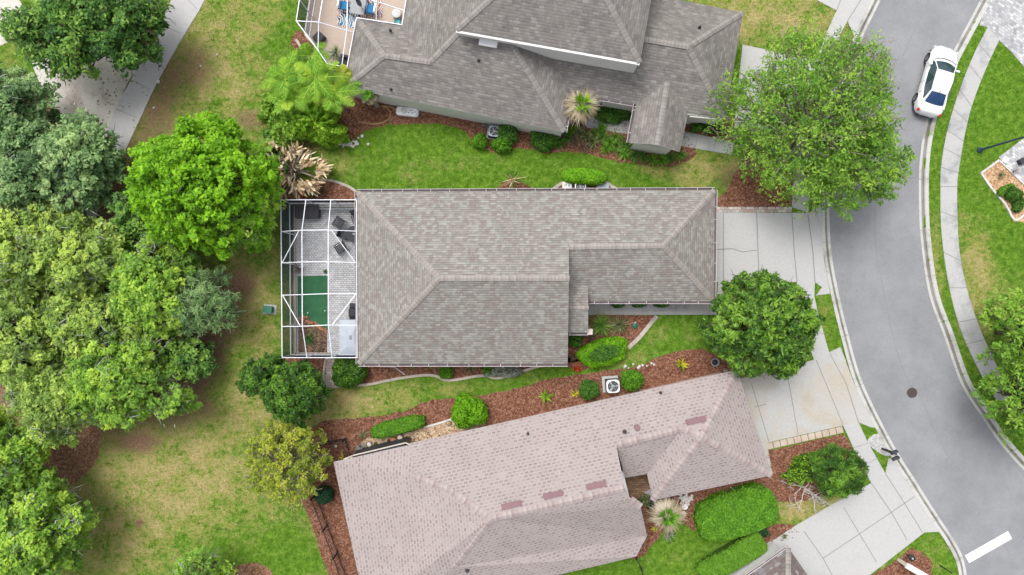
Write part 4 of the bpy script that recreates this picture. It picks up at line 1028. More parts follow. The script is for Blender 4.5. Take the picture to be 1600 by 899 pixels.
# low kick wall
mb = MB()
for a, b in (((439, 312.5), (441, 559)), ((439, 312.5), (557, 312.5)), ((441, 559), (500, 559))):
    A, B = upz(L_(*a), .08), upz(L_(*b), .08); mb.bar(A, B, .16, .16)
mb.build('base_curb', MT['edging'], en)

# putting green, garden plot
def flat(name, px, mat, z, label, cat, th=.02, kind=None, sm=False):
    mb = MB(); mb.prism(wp(smooth(px, True) if sm else px, z), z - th, z); return tag(mb.build(name, MT[mat]), label, cat, None, kind)
flat('putting_green', [(465, 432), (512, 431), (512, 516), (500, 508), (486, 500), (475, 495), (465, 497)], 'turf', .062, 'dark green artificial putting turf inside the screened patio', 'putting green')
flat('garden_plot', [(466, 493), (480, 496), (495, 506), (511, 515), (511, 551), (466, 551)], 'soil', .058, 'bare soil planting plot in the lower corner of the screened patio', 'garden plot', kind='stuff')
rng = np.random.default_rng(3)
def pebbles(px_list, r, name, label, cat, mat):
    mb = MB()
    for x, y in px_list:
        q = W(x, y, .06); rr_ = r * random.uniform(.7, 1.3); mb.lathe((q.x, q.y, .05), [(rr_ * .8, 0), (rr_, rr_ * .4), (rr_ * .6, rr_ * .8), (rr_ * .1, rr_)], 7)
    return tag(mb.build(name, MT[mat]), label, cat, None, 'stuff')
pebbles([(470 + 40 * t + random.gauss(0, 1.5), 496 + 22 * t + random.gauss(0, 2)) for t in np.linspace(0, 1, 26)], .09, 'border_stones', 'brown stones scattered between putting turf and soil plot', 'stones', 'terra')
for x, y, lab in ((508, 486, 'white golf ball near the lower right corner of the putting turf'), (481, 489, 'white golf ball near the left side of the putting turf')):
    mb = MB(); q = W(x, y, .06); mb.lathe((q.x, q.y, .062), [(.01, 0), (.035, .015), (.045, .04), (.035, .065), (.01, .08)], 10); tag(mb.build('golf_ball', MT['white']), lab, 'ball')
# storage chest
def chest(px, py, wx, wy, h, mat, label, name='storage_chest', rz=0, cat='storage box', lid=True, base=.04):
    q = W(px, py, h); e = empty(name, (q.x, q.y, base), label, cat, None, rz)
    mb = MB(); mb.box((0, 0, h * .42), (wx * .97, wy * .95, h * .84), 0, 0, .03); mb.build('body', MT[mat], e, False)
    if lid: mb = MB(); mb.box((0, 0, h * .9), (wx, wy, h * .16), 0, 0, .04); mb.build('lid', MT[mat], e, False)
    return e
chest(479, 331, 1.55, .82, .65, 'dkbrown', 'dark brown storage chest in the top left corner of screened patio')
# sling chairs
def sling_chair(px, py, ang, label, grp='dark patio chairs round the table'):
    q = W(px, py, .5); e = empty('patio_chair', (q.x, q.y, .04), label, 'chair', grp, R(ang))
    mb = MB()
    for s in (-1, 1):
        mb.tube([(-.34, s * .31, 0.02), (-.36, s * .31, .3), (-.3, s * .31, .58), (.2, s * .31, .62), (.34, s * .31, .3), (.36, s * .31, 0.02)], .02, 6)
        mb.tube([(-.32, s * .26, .40), (.25, s * .26, .36), (.45, s * .26, .95)], .018, 6)
    mb.tube([(-.32, -.31, .40), (-.32, .31, .40)], .02, 6); mb.tube([(.45, -.27, .95), (.45, .27, .95)], .02, 6)
    mb.build('frame', MT['black'], e, False)
    mb = MB()
    for a, b in (((-.32, .40), (.25, .36)), ((.25, .36), (.44, .93))):
        n = 7
        for k in range(n):
            t0, t1 = (k + .12) / n, (k + .88) / n
            x0, z0 = a[0] + (b[0] - a[0]) * t0, a[1] + (b[1] - a[1]) * t0; x1, z1 = a[0] + (b[0] - a[0]) * t1, a[1] + (b[1] - a[1]) * t1
            mb.add([(x0, -.26, z0), (x1, -.26, z1), (x1, .26, z1), (x0, .26, z0), (x0, -.26, z0 - .015), (x1, -.26, z1 - .015), (x1, .26, z1 - .015), (x0, .26, z0 - .015)], [[0, 1, 2, 3], [7, 6, 5, 4], [0, 4, 5, 1], [3, 2, 6, 7], [0, 3, 7, 4], [1, 5, 6, 2]])
    mb.build('sling', MT['dark'], e, False)
    for s in (-1, 1): mb = MB(); mb.box((-.05, s * .31, .63), (.45, .06, .03), 0, 0, .01); mb.build('armrest', MT['black'], e, False)
    return e
sling_chair(529, 348, 150 + 180 - 2, 'black slatted patio chair above the round table, farther left')
sling_chair(532, 388, 32, 'black slatted patio chair below the round table')
sling_chair(558, 340, 110, 'black patio chair mostly hidden under the eave above the round table')
q = W(536, 367, .5); e = empty('covered_chair', (q.x, q.y, .04), 'chair with dark seat turned in against the left of the round table', 'chair', None, R(-20))
mb = MB(); mb.box((0, 0, .42), (.55, .5, .1), 0, 0, .04); mb.build('seat', MT['dark'], e, False)
mb = MB(); mb.box((-.28, 0, .65), (.08, .5, .5), 0, 0, .03); mb.build('backrest', MT['dark'], e, False)
for sx in (-1, 1):
    for sy in (-1, 1): mb = MB(); mb.tube([(sx * .24, sy * .22, 0), (sx * .22, sy * .2, .4)], .02, 6); mb.build('leg', MT['black'], e, False)
q = W(553, 366, .7); e = empty('patio_table', (q.x, q.y, .04), 'round dark glass topped patio table half under the tan roof', 'table')
mb = MB(); mb.lathe((0, 0, .68), [(.5, 0), (.53, .015), (.53, .03), (.5, .04)], 28); mb.build('tabletop', MT['dark'], e, False)
mb = MB(); mb.lathe((0, 0, .725), [(.07, 0), (.07, .03), (.03, .04)], 12); mb.build('hub', MT['grey'], e, False)
for k in range(4):
    a = R(45 + 90 * k); mb = MB(); mb.tube([(.42 * math.cos(a), .42 * math.sin(a), 0), (.3 * math.cos(a), .3 * math.sin(a), .68)], .02, 6); mb.build('leg', MT['black'], e, False)
# grill
q = W(551, 489, 1.0); e = empty('gas_grill', (q.x, q.y, .04), 'black covered grill beside the hot tub under the eave', 'grill', None, R(90))
mb = MB(); mb.box((0, 0, .42), (1.0, .5, .8), 0, 0, .04); mb.build('cabinet', MT['black'], e, False)
mb = MB(); mb.box((0, 0, .98), (.62, .52, .32), 0, 0, .1, .9); mb.build('hood', MT['black'], e, False)
for s in (-1, 1): mb = MB(); mb.box((s * .48, 0, .84), (.28, .45, .04), 0, 0, .01); mb.build('side_shelf', MT['dark'], e, False)
# hot tub
q = W(549, 527, .95); e = empty('hot_tub', (q.x, q.y, .04), 'hot tub under a pale blue grey tapered cover half under the roof', 'hot tub')
mb = MB(); mb.box((0, 0, .42), (1.45, 2.1, .84), 0, 0, .12); mb.build('tub', MT['grey'], e, False)
mb = MB(); vs_ = []
for (hx, hy, z) in ((.76, 1.12, .84), (.78, 1.14, .9), (.74, 1.1, .98), (.28, .6, 1.14), (.2, .3, 1.17)):
    vs_ += [(-hx, -hy, z), (hx, -hy, z), (hx, hy, z), (-hx, hy, z)]
mb.add(vs_, [[4 * l + i, 4 * l + (i + 1) % 4, 4 * l + 4 + (i + 1) % 4, 4 * l + 4 + i] for l in range(4) for i in range(4)] + [[16, 17, 18, 19], [3, 2, 1, 0]])
cv = mb.build('cover', MT['spa'], e, False)
mb = MB(); mb.box((0, 0, 1.19), (.16, .28, .05), 0, 0, .015); mb.build('handle_panel', MT['grey'], cv, False)
for s in (-1, 1): mb = MB(); mb.box((0, s * .85, 1.06), (.35, .04, .03), 0, 0, .01); mb.build('strap', MT['spa'], cv, False)
# bench along the top side of the patio
q = W(530, 323, .5); e = empty('bench', (q.x, q.y, .04), 'long low grey bench along the top wall of the screened patio', 'bench')
mb = MB(); [mb.box((0, y_, .45), (2.6, .1, .04)) for y_ in (-.14, 0, .14)]; mb.build('seat', MT['grey'], e, False)
for s in (-1, 1): mb = MB(); mb.box((s * 1.1, 0, .21), (.08, .34, .42)); mb.build('leg', MT['grey'], e, False)

# ---------------------------------------------------------------- lanai of the grey house
slab('patio', [(478, -90), (482, 0), (476, 56), (505, 88), (515, 102), (560, 110), (650, 60), (660, -90)], 'deck', 0.04, th=.2)
c = W(560, 20, 0)
en2 = empty('screen_enclosure', (c.x, c.y, 0), 'white framed screen enclosure with an angled corner over a tan deck', 'screen enclosure')
l2 = lambda x, y: (x, y, 2.75); t2 = lambda x, y: (x, y, 3.3)
fr = [(l2(480, -75), l2(468, 0)), (l2(468, 0), l2(463, 33)), (l2(463, 33), l2(497, 79)), (l2(497, 79), l2(511, 99.5)), (l2(511, 99.5), l2(541, 105.5)), (l2(541, 112), l2(557, 28)),
      (l2(557, 28), l2(628, 39)), (l2(628, 39), l2(636, -8)), (l2(463, 33), t2(498, 35)), (t2(498, 35), l2(552, 51)), (t2(504, 0), t2(498, 35)), (t2(516, -70), t2(504, 0)), (t2(498, 35), l2(497, 79)),
      (t2(543, 0), t2(542, 47)), (t2(545, -70), t2(543, 0)), (t2(542, 47), l2(534, 104)), (t2(579, 0), l2(631, 16.5)), (t2(540, -12), t2(579, 0)), (l2(588, 31), t2(588, 3)), (t2(588, 3), t2(590, -70))]
beams(fr, en2)
out2 = [(480, -75), (468, 0), (463, 33), (497, 79), (511, 99.5), (541, 105.5)]
mb = MB()
for p in out2: mb.bar(upz(l2(*p), .03), upz(l2(*p), 2.75), .06, .06)
for i in range(5):
    for z in (.06, 1.0): mb.bar(upz(l2(*out2[i]), z), upz(l2(*out2[i + 1]), z), .06, .06)
mb.build('post', MT['frame'], en2)
mb = MB()
for i in range(5): mb.add([tuple(upz(l2(*out2[i]), .05)), tuple(upz(l2(*out2[i + 1]), .05)), tuple(upz(l2(*out2[i + 1]), 2.75)), tuple(upz(l2(*out2[i]), 2.75))], [[0, 1, 2, 3]])
for P4 in ([l2(463, 33), t2(498, 35), t2(504, 0), l2(468, 0)], [l2(463, 33), l2(497, 79), t2(498, 35)], [t2(498, 35), l2(497, 79), l2(511, 99.5), l2(534, 104), t2(542, 47)], [t2(504, 0), t2(498, 35), t2(542, 47), t2(543, 0)],
           [t2(542, 47), l2(534, 104), l2(541, 105.5), l2(552, 51)], [t2(543, 0), t2(542, 47), l2(557, 28), t2(579, 0)], [t2(579, 0), l2(557, 28), l2(628, 39), l2(631, 16.5)], [t2(579, 0), l2(631, 16.5), l2(640, -40), t2(590, -70)], [l2(468, 0), t2(504, 0), t2(516, -70), l2(480, -75)]):
    mb.add([tuple(W(*p)) for p in P4], [list(range(len(P4)))])
mb.build('screen', MT['screen'], en2)
# rug with leaf pattern
m = NT('rug_weave'); v = m.n('TexVoronoi', feature='F1'); m.l(m.pos(), v.inputs['Vector']); v.inputs['Scale'].default_value = 2.4
wv = m.n('TexWave'); m.l(m.pos(), wv.inputs[0]); wv.inputs['Scale'].default_value = 2.2; wv.inputs['Distortion'].default_value = 14; wv.inputs['Detail'].default_value = 1
sp = m.n('SeparateXYZ'); m.l(v.outputs['Color'], sp.inputs[0])
c1 = m.ramp(sp.outputs[0], [(0.0, (0.02, 0.05, 0.10)), (0.3, (0.30, 0.09, 0.06)), (0.6, (0.03, 0.16, 0.30)), (1, (0.08, 0.09, 0.1))]); m.t.nodes[-1].color_ramp.interpolation = 'CONSTANT'
cc = m.mix(m.ramp(wv.outputs['Fac'], [(.5, (0, 0, 0)), (.56, (1, 1, 1))]), c1, (0.60, 0.57, 0.52)); m.bsdf(cc, .95); MT['rug'] = m.m
mb = MB(); mb.prism(wp([(526, -30), (602, -30), (597, 26), (565, 32), (552, 44), (527, 40)], .06), .05, .065)
tag(mb.build('rug', MT['rug']), 'patterned rug of red blue and cream leaves on the tan deck', 'rug')
q = W(560, 8, .7); e = empty('patio_table', (q.x, q.y, .04), 'square grey table on the patterned rug at the top edge', 'table', None, R(-10))
mb = MB(); mb.box((0, 0, .7), (.95, 1.25, .06), 0, 0, .02); mb.build('tabletop', MT['grey'], e, False)
for sx in (-1, 1):
    for sy in (-1, 1): mb = MB(); mb.box((sx * .4, sy * .55, .34), (.07, .07, .68)); mb.build('leg', MT['grey'], e, False)
q = W(560, 3, 1.6); e = empty('patio_umbrella', (q.x, q.y, .77), 'closed dark blue umbrella standing on the grey table', 'umbrella')
mb = MB(); mb.tube([(0, 0, 0), (0, 0, 1.5)], .02, 8); mb.build('pole', MT['grey'], e, False)
mb = MB(); mb.lathe((0, 0, .35), [(.12, 0), (.15, .3), (.13, .8), (.05, 1.2), (.01, 1.25)], 14); mb.build('canopy', MT['lamp'], e, False)
def cushion_chair(px, py, ang, label):
    q = W(px, py, .45); e = empty('patio_chair', (q.x, q.y, .04), label, 'chair', 'blue cushioned chairs on the rug', R(ang))
    mb = MB(); mb.box((0, 0, .42), (.58, .56, .12), 0, 0, .05); mb.build('cushion', MT['blue'], e, False)
    mb = MB(); mb.box((-.3, 0, .62), (.1, .56, .5), 0, 0, .04); mb.build('backrest', MT['white'], e, False)
    mb = MB()
    for s in (-1, 1): mb.tube([(-.3, s * .31, 0), (-.3, s * .31, .6), (.28, s * .31, .6), (.28, s * .31, 0)], .018, 6)
    mb.build('frame', MT['black'], e, False)
cushion_chair(538, 9, -10, 'blue cushioned chair with white back left of the grey table')
cushion_chair(580, 15, 170, 'blue cushioned chair with white back right of the grey table')
q = W(498, 58, .4); e = empty('ottoman', (q.x, q.y, .04), 'dark square ottoman on the tan deck inside the angled screen', 'ottoman', None, R(-42))
mb = MB(); mb.box((0, 0, .2), (.62, .62, .36), 0, 0, .04); mb.build('base', MT['dkbrown'], e, False)
mb = MB(); mb.box((.02, 0, .42), (.58, .58, .1), 0, 0, .04); mb.build('cushion', MT['dark'], e, False)
q = W(537, 96, .6); e = empty('armchair', (q.x, q.y, .04), 'black armchair against the eave in the lower corner of tan deck', 'armchair', None, R(-10))
mb = MB(); mb.box((0, 0, .25), (.8, .62, .3), 0, 0, .06); mb.build('seat', MT['dark'], e, False)
mb = MB(); mb.box((.12, .3, .5), (.7, .16, .6), 0, 0, .06); mb.build('backrest', MT['dark'], e, False)
q = W(619, 20, .6); e = empty('drum_stool', (q.x, q.y, .04), 'round grey lidded drum on the tan deck near the roof notch', 'drum')
mb = MB(); mb.lathe((0, 0, 0), [(.26, 0), (.3, .1), (.3, .4), (.27, .45)], 20); mb.build('body', MT['grey'], e, False)
mb = MB(); mb.lathe((0, 0, .45), [(.29, 0), (.29, .04), (.15, .08), (.02, .09)], 20); mb.build('lid', MT['lgrey'], e, False)
q = W(621, 35, .3); mb = MB(); mb.lathe((q.x, q.y, .04), [(.14, 0), (.2, .15), (.22, .3), (.19, .32), (.17, .28), (.05, .26)], 18); tag(mb.build('plant_pot', MT['teal']), 'teal glazed pot beside the roof notch on the tan deck', 'pot')

# ================================================================== YARD EQUIPMENT
def ac_unit(px, py, s, h, ang, label, body='lgrey', grp='air conditioning units on the ground'):
    q = W(px, py, h); e = empty('air_conditioner', (q.x, q.y, .0), label, 'air conditioner', grp, R(ang))
    mb = MB(); mb.box((-.06, .04, .04), (s * 1.25, s * 1.25, .1)); mb.build('concrete_pad', MT['conc'], e, False)
    mb = MB(); mb.box((0, 0, .07 + h / 2 - .13), (s * .96, s * .96, h - .28), 0, 0, .05)
    for k in range(9):
        mb.box((0, 0, .16 + k * (h - .28) / 9), (s * .99, s * .99, .02), 0, 1, .05)
    mb.build('cabinet', [MT['grey'], MT['dark']], e, False)
    mb = MB(); n = 32; r = s * .43; hs_ = s / 2; vs_ = []
    for k in range(n):                     # square top with a round opening
        t = 2 * math.pi * (k + .5) / n; cx, sy = math.cos(t), math.sin(t); m_ = max(abs(cx), abs(sy)); f = hs_ / m_ if m_ > .79 else hs_ * 1.2
        vs_ += [(cx * r, sy * r, h + .02), (cx * min(f, hs_ * 1.25), sy * min(f, hs_ * 1.25), h), (cx * min(f, hs_ * 1.25), sy * min(f, hs_ * 1.25), h - .07), (cx * r, sy * r, h - .07)]
    mb.add(vs_, [[4 * k, 4 * k + 1, 4 * ((k + 1) % n) + 1, 4 * ((k + 1) % n)] for k in range(n)] + [[4 * k + 1, 4 * k + 2, 4 * ((k + 1) % n) + 2, 4 * ((k + 1) % n) + 1] for k in range(n)] + [[4 * k + 3, 4 * k, 4 * ((k + 1) % n), 4 * ((k + 1) % n) + 3] for k in range(n)])
    mb.build('top_panel', MT[body], e, False)
    mb = MB(); mb.lathe((0, 0, h - .16), [(r, 0), (r, .01)], 24, 0)
    mb.build('fan_well', MT['dark'], e, False)
    mb = MB()
    for k in range(3):
        a = 2 * math.pi * k / 3; pts = [(math.cos(a + d) * rr2, math.sin(a + d) * rr2, h - .1 + dz) for d, rr2, dz in ((-.1, r * .15, 0), (-.25, r * .9, -.03), (.22, r * .9, .04), (.35, r * .2, .02))]
        mb.add(pts, [[0, 1, 2, 3], [3, 2, 1, 0]])
    mb.lathe((0, 0, h - .12), [(r * .22, 0), (r * .22, .06), (r * .1, .08)], 12)
    mb.build('fan', MT['bluegrey'], e, False)
    mb = MB()
    for rr2 in (r * .35, r * .65, r * .95): mb.tube([(rr2 * math.cos(R(a)), rr2 * math.sin(R(a)), h + .03) for a in range(0, 361, 20)], .006, 4)
    for k in range(6): a = R(60 * k); mb.tube([(0, 0, h + .04), (r * math.cos(a), r * math.sin(a), h + .03)], .006, 4)
    mb.build('grille', MT['lgrey'], e, False)
ac_unit(958, 604, .84, .9, 4, 'white topped air conditioner beside the pink roof between two shrubs', 'white')
ac_unit(772, 205, .7, .8, -10, 'blue grey air conditioner below the eave of the grey roofed house', 'bluegrey')
ac_unit(907, 291.5, .72, .8, 0, 'white air conditioner with dark fan behind the lime hedge', 'white')
q = W(886, 291.5, .6); e = empty('equipment_box', (q.x, q.y, 0), 'white square equipment box left of the air conditioner behind the hedge', 'equipment box')
mb = MB(); mb.box((0, 0, .3), (.58, .6, .6), 0, 0, .05); mb.build('cabinet', MT['offwhite'], e, False)
mb = MB(); mb.box((0, 0, .63), (.6, .62, .05), 0, 0, .02); mb.box((-.1, .08, .67), (.16, .1, .02), 0, 1); mb.box((.12, .05, .67), (.08, .14, .02), 0, 1); mb.build('lid', [MT['offwhite'], MT['grey']], e, False)
chest(942, 293, .8, .5, .45, 'bluegrey', 'low blue grey utility box right of the air conditioner under the eave', 'utility_box', 0, 'utility box', base=0.02)
chest(1012, 297, .9, .3, .35, 'green', 'long dark green planter box under upper eave of tan roofed house', 'planter_box', 0, 'planter', base=0.0)
# long white equipment box
q = W(636, 174, .4); e = empty('equipment_box', (q.x, q.y, 0), 'long white rounded tank top with round fitting and dark holes by the dead palm', 'tank', None, R(-6))
mb = MB(); mb.box((0, 0, .2), (1.5, .58, .4), 0, 0, .22); mb.box((0, 0, .41), (1.3, .42, .05), 0, 0, .15); mb.build('shell', MT['white'], e, False)
mb = MB(); mb.lathe((-.2, 0, .43), [(.2, 0), (.2, .07), (.14, .1), (.12, .06), (.02, .06)], 20); mb.build('lid', MT['lgrey'], e, False)
mb = MB()
for x, y in ((.12, -.1), (.2, .05), (.32, .1), (.35, -.1), (.52, 0)): mb.lathe((x, y, .435), [(.035, 0), (.035, .02)], 10)
mb.build('fitting', MT['black'], e, False)
mb = MB(); pts = [W(x, y, .04) for x, y in smooth([(561, 190), (580, 194), (600, 191), (610, 181), (606, 170), (596, 166), (612, 168), (632, 180), (650, 182)])]
mb.tube(pts, .045, 6); tag(mb.build('hose', MT['hose']), 'tan hose looping over mulch by the white tank', 'hose')
mb = MB(); pts = [W(x, y, .05) for x, y in smooth([(598, 573), (615, 574), (625, 580), (633, 586)])]; mb.tube(pts, .03, 6)
tag(mb.build('hose', MT['offwhite']), 'short pale hose end lying on mulch under the tan roof', 'hose')
# green cable box in the back yard
q = W(418, 484, .5); e = empty('utility_box', (q.x, q.y, 0), 'small green utility box on a concrete pad in the back lawn', 'utility box', None, R(-5))
mb = MB(); mb.box((0, 0, .03), (.85, .65, .08), 0, 0, .01); mb.build('concrete_pad', MT['conc'], e, False)
mb = MB(); mb.box((-.02, 0, .26), (.55, .42, .42), 0, 0, .04, .95); mb.build('cabinet', MT['green'], e, False)
mb = MB(); mb.box((-.02, 0, .49), (.58, .45, .06), 0, 0, .03); mb.build('lid', MT['green'], e, False)
# manhole
q = W(1425, 614, -.1); e = empty('manhole_cover', (q.x, q.y, -.1), 'round dark iron manhole cover in the road', 'manhole cover')
mb = MB(); mb.lathe((0, 0, .001), [(.34, 0), (.34, .012), (.29, .014), (.29, .006)], 32); mb.build('ring', MT['iron'], e, False)
mb = MB(); mb.lathe((0, 0, .002), [(.28, 0), (.28, .012)], 32)
for i in range(-4, 5):
    for j in range(-4, 5):
        if i * i + j * j < 17: mb.box((i * .058, j * .058, .017), (.03, .03, .006))
mb.build('lid', MT['iron'], e, False)
# street lamp
q = W(1530, 235, 0); e = empty('street_lamp', (q.x, q.y, 0), 'dark blue street lamp post leaning out of the right edge over lawn', 'street lamp')
mb = MB(); mb.tube([(0, 0, .3), (0, 0, 4.6)], [.075, .055], 14); mb.build('pole', MT['lamp'], e, False)
mb = MB(); mb.lathe((0, 0, 0), [(.18, 0), (.18, .12), (.12, .2), (.1, .35), (.075, .4)], 18); mb.build('base', MT['lamp'], e, False)
mb = MB(); mb.lathe((0, 0, 4.6), [(.1, 0), (.2, .15), (.22, .5), (.05, .7), (.02, .85)], 16); mb.build('lamp_head', MT['lamp'], e, False)
# mailbox
q = W(1378, 701, 0); e = empty('mailbox', (q.x, q.y, 0), 'pair of black mailboxes on one post beside the kerb', 'mailbox')
mb = MB(); mb.box((0, 0, .6), (.1, .1, 1.2), R(30)); mb.lathe((0, 0, 1.2), [(.09, 0), (.03, .08), (.01, .12)], 10); mb.build('post', MT['black'], e, False)
mb = MB(); mb.bar((-.3, .2, 1.0), (.42, -.15, 1.0), .09, .09); mb.build('arm', MT['black'], e, False)
for k, (dx, dy) in enumerate(((.16, .02), (.26, -.36))):
    mb = MB(); vs_ = []; a = R(22); nseg = 10; ln = .22
    for s in (-1, 1):
        for j in range(nseg + 1):
            t = math.pi * j / nseg; yy = .09 * math.cos(t); zz_ = 1.2 + .09 * math.sin(t)
            vs_.append((dx + s * ln * math.cos(a) - yy * math.sin(a), dy + s * ln * math.sin(a) + yy * math.cos(a), zz_))
        for yy in (-.09, .09): vs_.append((dx + s * ln * math.cos(a) - yy * math.sin(a), dy + s * ln * math.sin(a) + yy * math.cos(a), 1.05))
    m_ = nseg + 3
    order = list(range(nseg + 1)) + [nseg + 1, nseg + 2]
    fs_ = [order, [m_ + i for i in order][::-1]]
    for i in range(len(order)): j = (i + 1) % len(order); fs_.append([order[i], m_ + order[i], m_ + order[j], order[j]])
    mb.add(vs_, fs_); mb.build('box', MT['dark'], e, False)
# fence beside the pink house
def metal_fence(px, label, h=1.2, post=2.0):
    P0 = [W(x, y, 0) for x, y in px]; e = empty('metal_fence', P0[0], label, 'fence')
    rails, pickets = MB(), MB()
    for i in range(len(P0) - 1):
        a, b = P0[i] - P0[0], P0[i + 1] - P0[0]; L = (b - a).length; d = (b - a).normalized()
        for z in (.15, h - .12):
            rails = MB(); rails.bar(a + Vector((0, 0, z)), b + Vector((0, 0, z)), .04, .05); rails.build('rail', MT['black'], e, False)
        for k in range(int(L / .13)): q = a + d * (k + .5) * .13; pickets.bar(q + Vector((0, 0, .05)), q + Vector((0, 0, h)), .022, .022)
        n = max(1, round(L / post))
        for k in range(n + (1 if i == len(P0) - 2 else 0)):
            q = a + (b - a) * k / n; mb = MB(); mb.box((q.x, q.y, h / 2 + .03), (.08, .08, h + .06)); mb.box((q.x, q.y, h + .07), (.1, .1, .04)); mb.build('post', MT['black'], e, False)
    pickets.build('pickets', MT['black'], e, False)
metal_fence([(494, 772), (512, 820), (528, 862), (548, 920)], 'black metal picket fence in mulch left of the pink roofed house', 1.25)
metal_fence([(507, 690), (540, 685), (548, 713)], 'short black metal fence corner at the upper left of pink roofed house', 1.1, 1.5)
metal_fence([(992, 868), (1000, 885), (1008, 915)], 'thin dark fence running down from the clipped roof corner', .7, 1.4)
# pots and stones on the gravel strip
def pot(px, py, r, h, mat, label, rim='rust', grp='pots on the gravel strip'):
    q = W(px, py, h * .5); e = empty('flower_pot', (q.x, q.y, .03), label, 'pot', grp)
    mb = MB(); mb.smooth = False; mb.lathe((0, 0, 0), [(r * .7, 0), (r * .95, h * .8), (r, h), (r * .86, h), (r * .8, h * .8), (.01, h * .78)], 22); mb.build('pot', MT[rim], e, False)
    mb = MB(); mb.lathe((0, 0, h * .79), [(r * .78, 0), (r * .5, .03), (.02, .05)], 16); mb.build('filling', MT[mat], e, False)
pot(577, 694, .19, .25, 'stone', 'round grey pot with pale filling, leftmost on the gravel strip')
pot(587, 693, .11, .2, 'core', 'small dark pot right of the leftmost pale pot on gravel')
pot(607, 688, .09, .2, 'core', 'tiny dark pot between small dark pot and orange stone')
pot(625, 683, .21, .25, 'cream', 'rust rimmed pot with pale filling, largest on the gravel strip')
pot(701, 661, .17, .1, 'gravel', 'rusty ring lying against the lime round shrub')
pot(1116, 566, .27, .4, 'black', 'large dark empty pot with pale rim in mulch below the dense tree', 'grey', None)
mb = MB(); q = W(614, 687, .15); mb.lathe((q.x, q.y, .02), [(.17, 0), (.2, .06), (.16, .16), (.05, .2)], 14); tag(mb.build('garden_stone', MT['terra']), 'round orange stone beside the rust rimmed pot', 'stone')
for x, y, lab in ((1070, 792, 'upper of two round white stepping stones by the shaggy palm'), (1067, 803, 'lower of two round white stepping stones by the shaggy palm')):
    q = W(x, y, 0); mb = MB(); mb.lathe((q.x, q.y, .0), [(.19, 0), (.2, .05), (.17, .07)], 18); tag(mb.build('stepping_stone', MT['white']), lab, 'stepping stone')
random.seed(5)
pebbles([(1070 + random.gauss(0, 5), 779 + random.gauss(0, 4)) for _ in range(45)], .09, 'white_pebbles', 'cluster of white pebbles under the lower eave of pink roofed house', 'pebbles', 'stone')
pebbles([(540 + random.gauss(0, 14), 226 + random.gauss(0, 2)) for _ in range(40)] + [(560, 216), (566, 213), (552, 221)], .09, 'white_pebbles', 'line of pale pebbles on the mulch edge by the back palms', 'pebbles', 'stone')
pebbles([(985 + random.gauss(0, 12), 573 + random.gauss(0, 2)) for _ in range(10)] + [(1018, 568), (1022, 570), (1004, 571)], .08, 'white_pebbles', 'few white stones on the mulch edge above the round shrub', 'pebbles', 'stone')
q = W(964, 722, 0)
# garden ornament
q = W(992, 509, .1); e = empty('garden_ornament', (q.x, q.y, .02), 'small green oval garden ornament with white tip in entry mulch', 'ornament', None, R(30))
mb = MB(); mb.lathe((0, 0, 0), [(.16, 0), (.2, .06), (.15, .14), (.04, .18)], 16); mb.build('body', MT['green'], e, False)
mb = MB(); mb.box((.1, .16, .12), (.12, .08, .1), 0, 0, .03); mb.build('tip', MT['offwhite'], e, False)
for k, (x, y, a, lab) in enumerate(((1134, 770, -5, 'left of two white path lights lying on mulch above large hedge'), (1146, 765, -40, 'right of two white path lights lying on mulch above large hedge'))):
    q = W(x, y, .05); e = empty('path_light', (q.x, q.y, .05), lab, 'garden light', None, R(a))
    mb = MB(); mb.lathe((0, 0, 0), [(.07, 0), (.08, .05), (.02, .1)], 10); mb.build('head', MT['white'], e, False)
    mb = MB(); mb.tube([(0, 0, .03), (-.28, 0, .03)], .025, 6); mb.build('stake', MT['white'], e, False)
# lantern and white monument at the bottom right lawn corner
q = W(1423, 871, .5); e = empty('garden_lantern', (q.x, q.y, .02), 'small square black lantern in the mulch by the stop line', 'lantern', None, R(25))
mb = MB(); mb.box((0, 0, .25), (.05, .05, .5)); mb.build('post', MT['black'], e, False)
mb = MB(); mb.box((0, 0, .55), (.3, .3, .2), 0, 0, .03); mb.box((0, 0, .67), (.36, .36, .05), 0, 0, .02, .7); mb.build('head', MT['black'], e, False)
mb = MB(); mb.box((0, 0, .705), (.1, .1, .02)); mb.build('lens', MT['lens'], e, False)
e = empty('sign_wall', W(1435, 895, 0), 'white capped low wall with cream side at the bottom right corner', 'wall')
a, b = W(1417, 884, 1.1), W(1462, 910, 1.1)
mb = MB(); mb.bar((a.x, a.y, .5), (b.x, b.y, .5), .22, 1.0); mb.build('wall', MT['cream'], e)
mb = MB(); mb.bar((a.x, a.y, 1.06), (b.x, b.y, 1.06), .36, .12); mb.build('cap', MT['offwhite'], e)
a, b = W(1477, 889, .6), W(1491, 898, 1.6)
e = empty('garden_stake', (a.x, a.y, 0), 'thin black stake standing in the lawn at the bottom right', 'stake')
mb = MB(); mb.tube([(0, 0, 0), (b.x - a.x, b.y - a.y, 1.3)], .035, 8); mb.build('rod', MT['black'], e, False)
mb = MB(); mb.lathe((b.x - a.x, b.y - a.y, 1.28), [(.06, 0), (.06, .06), (.02, .1)], 10); mb.build('tip', MT['black'], e, False)
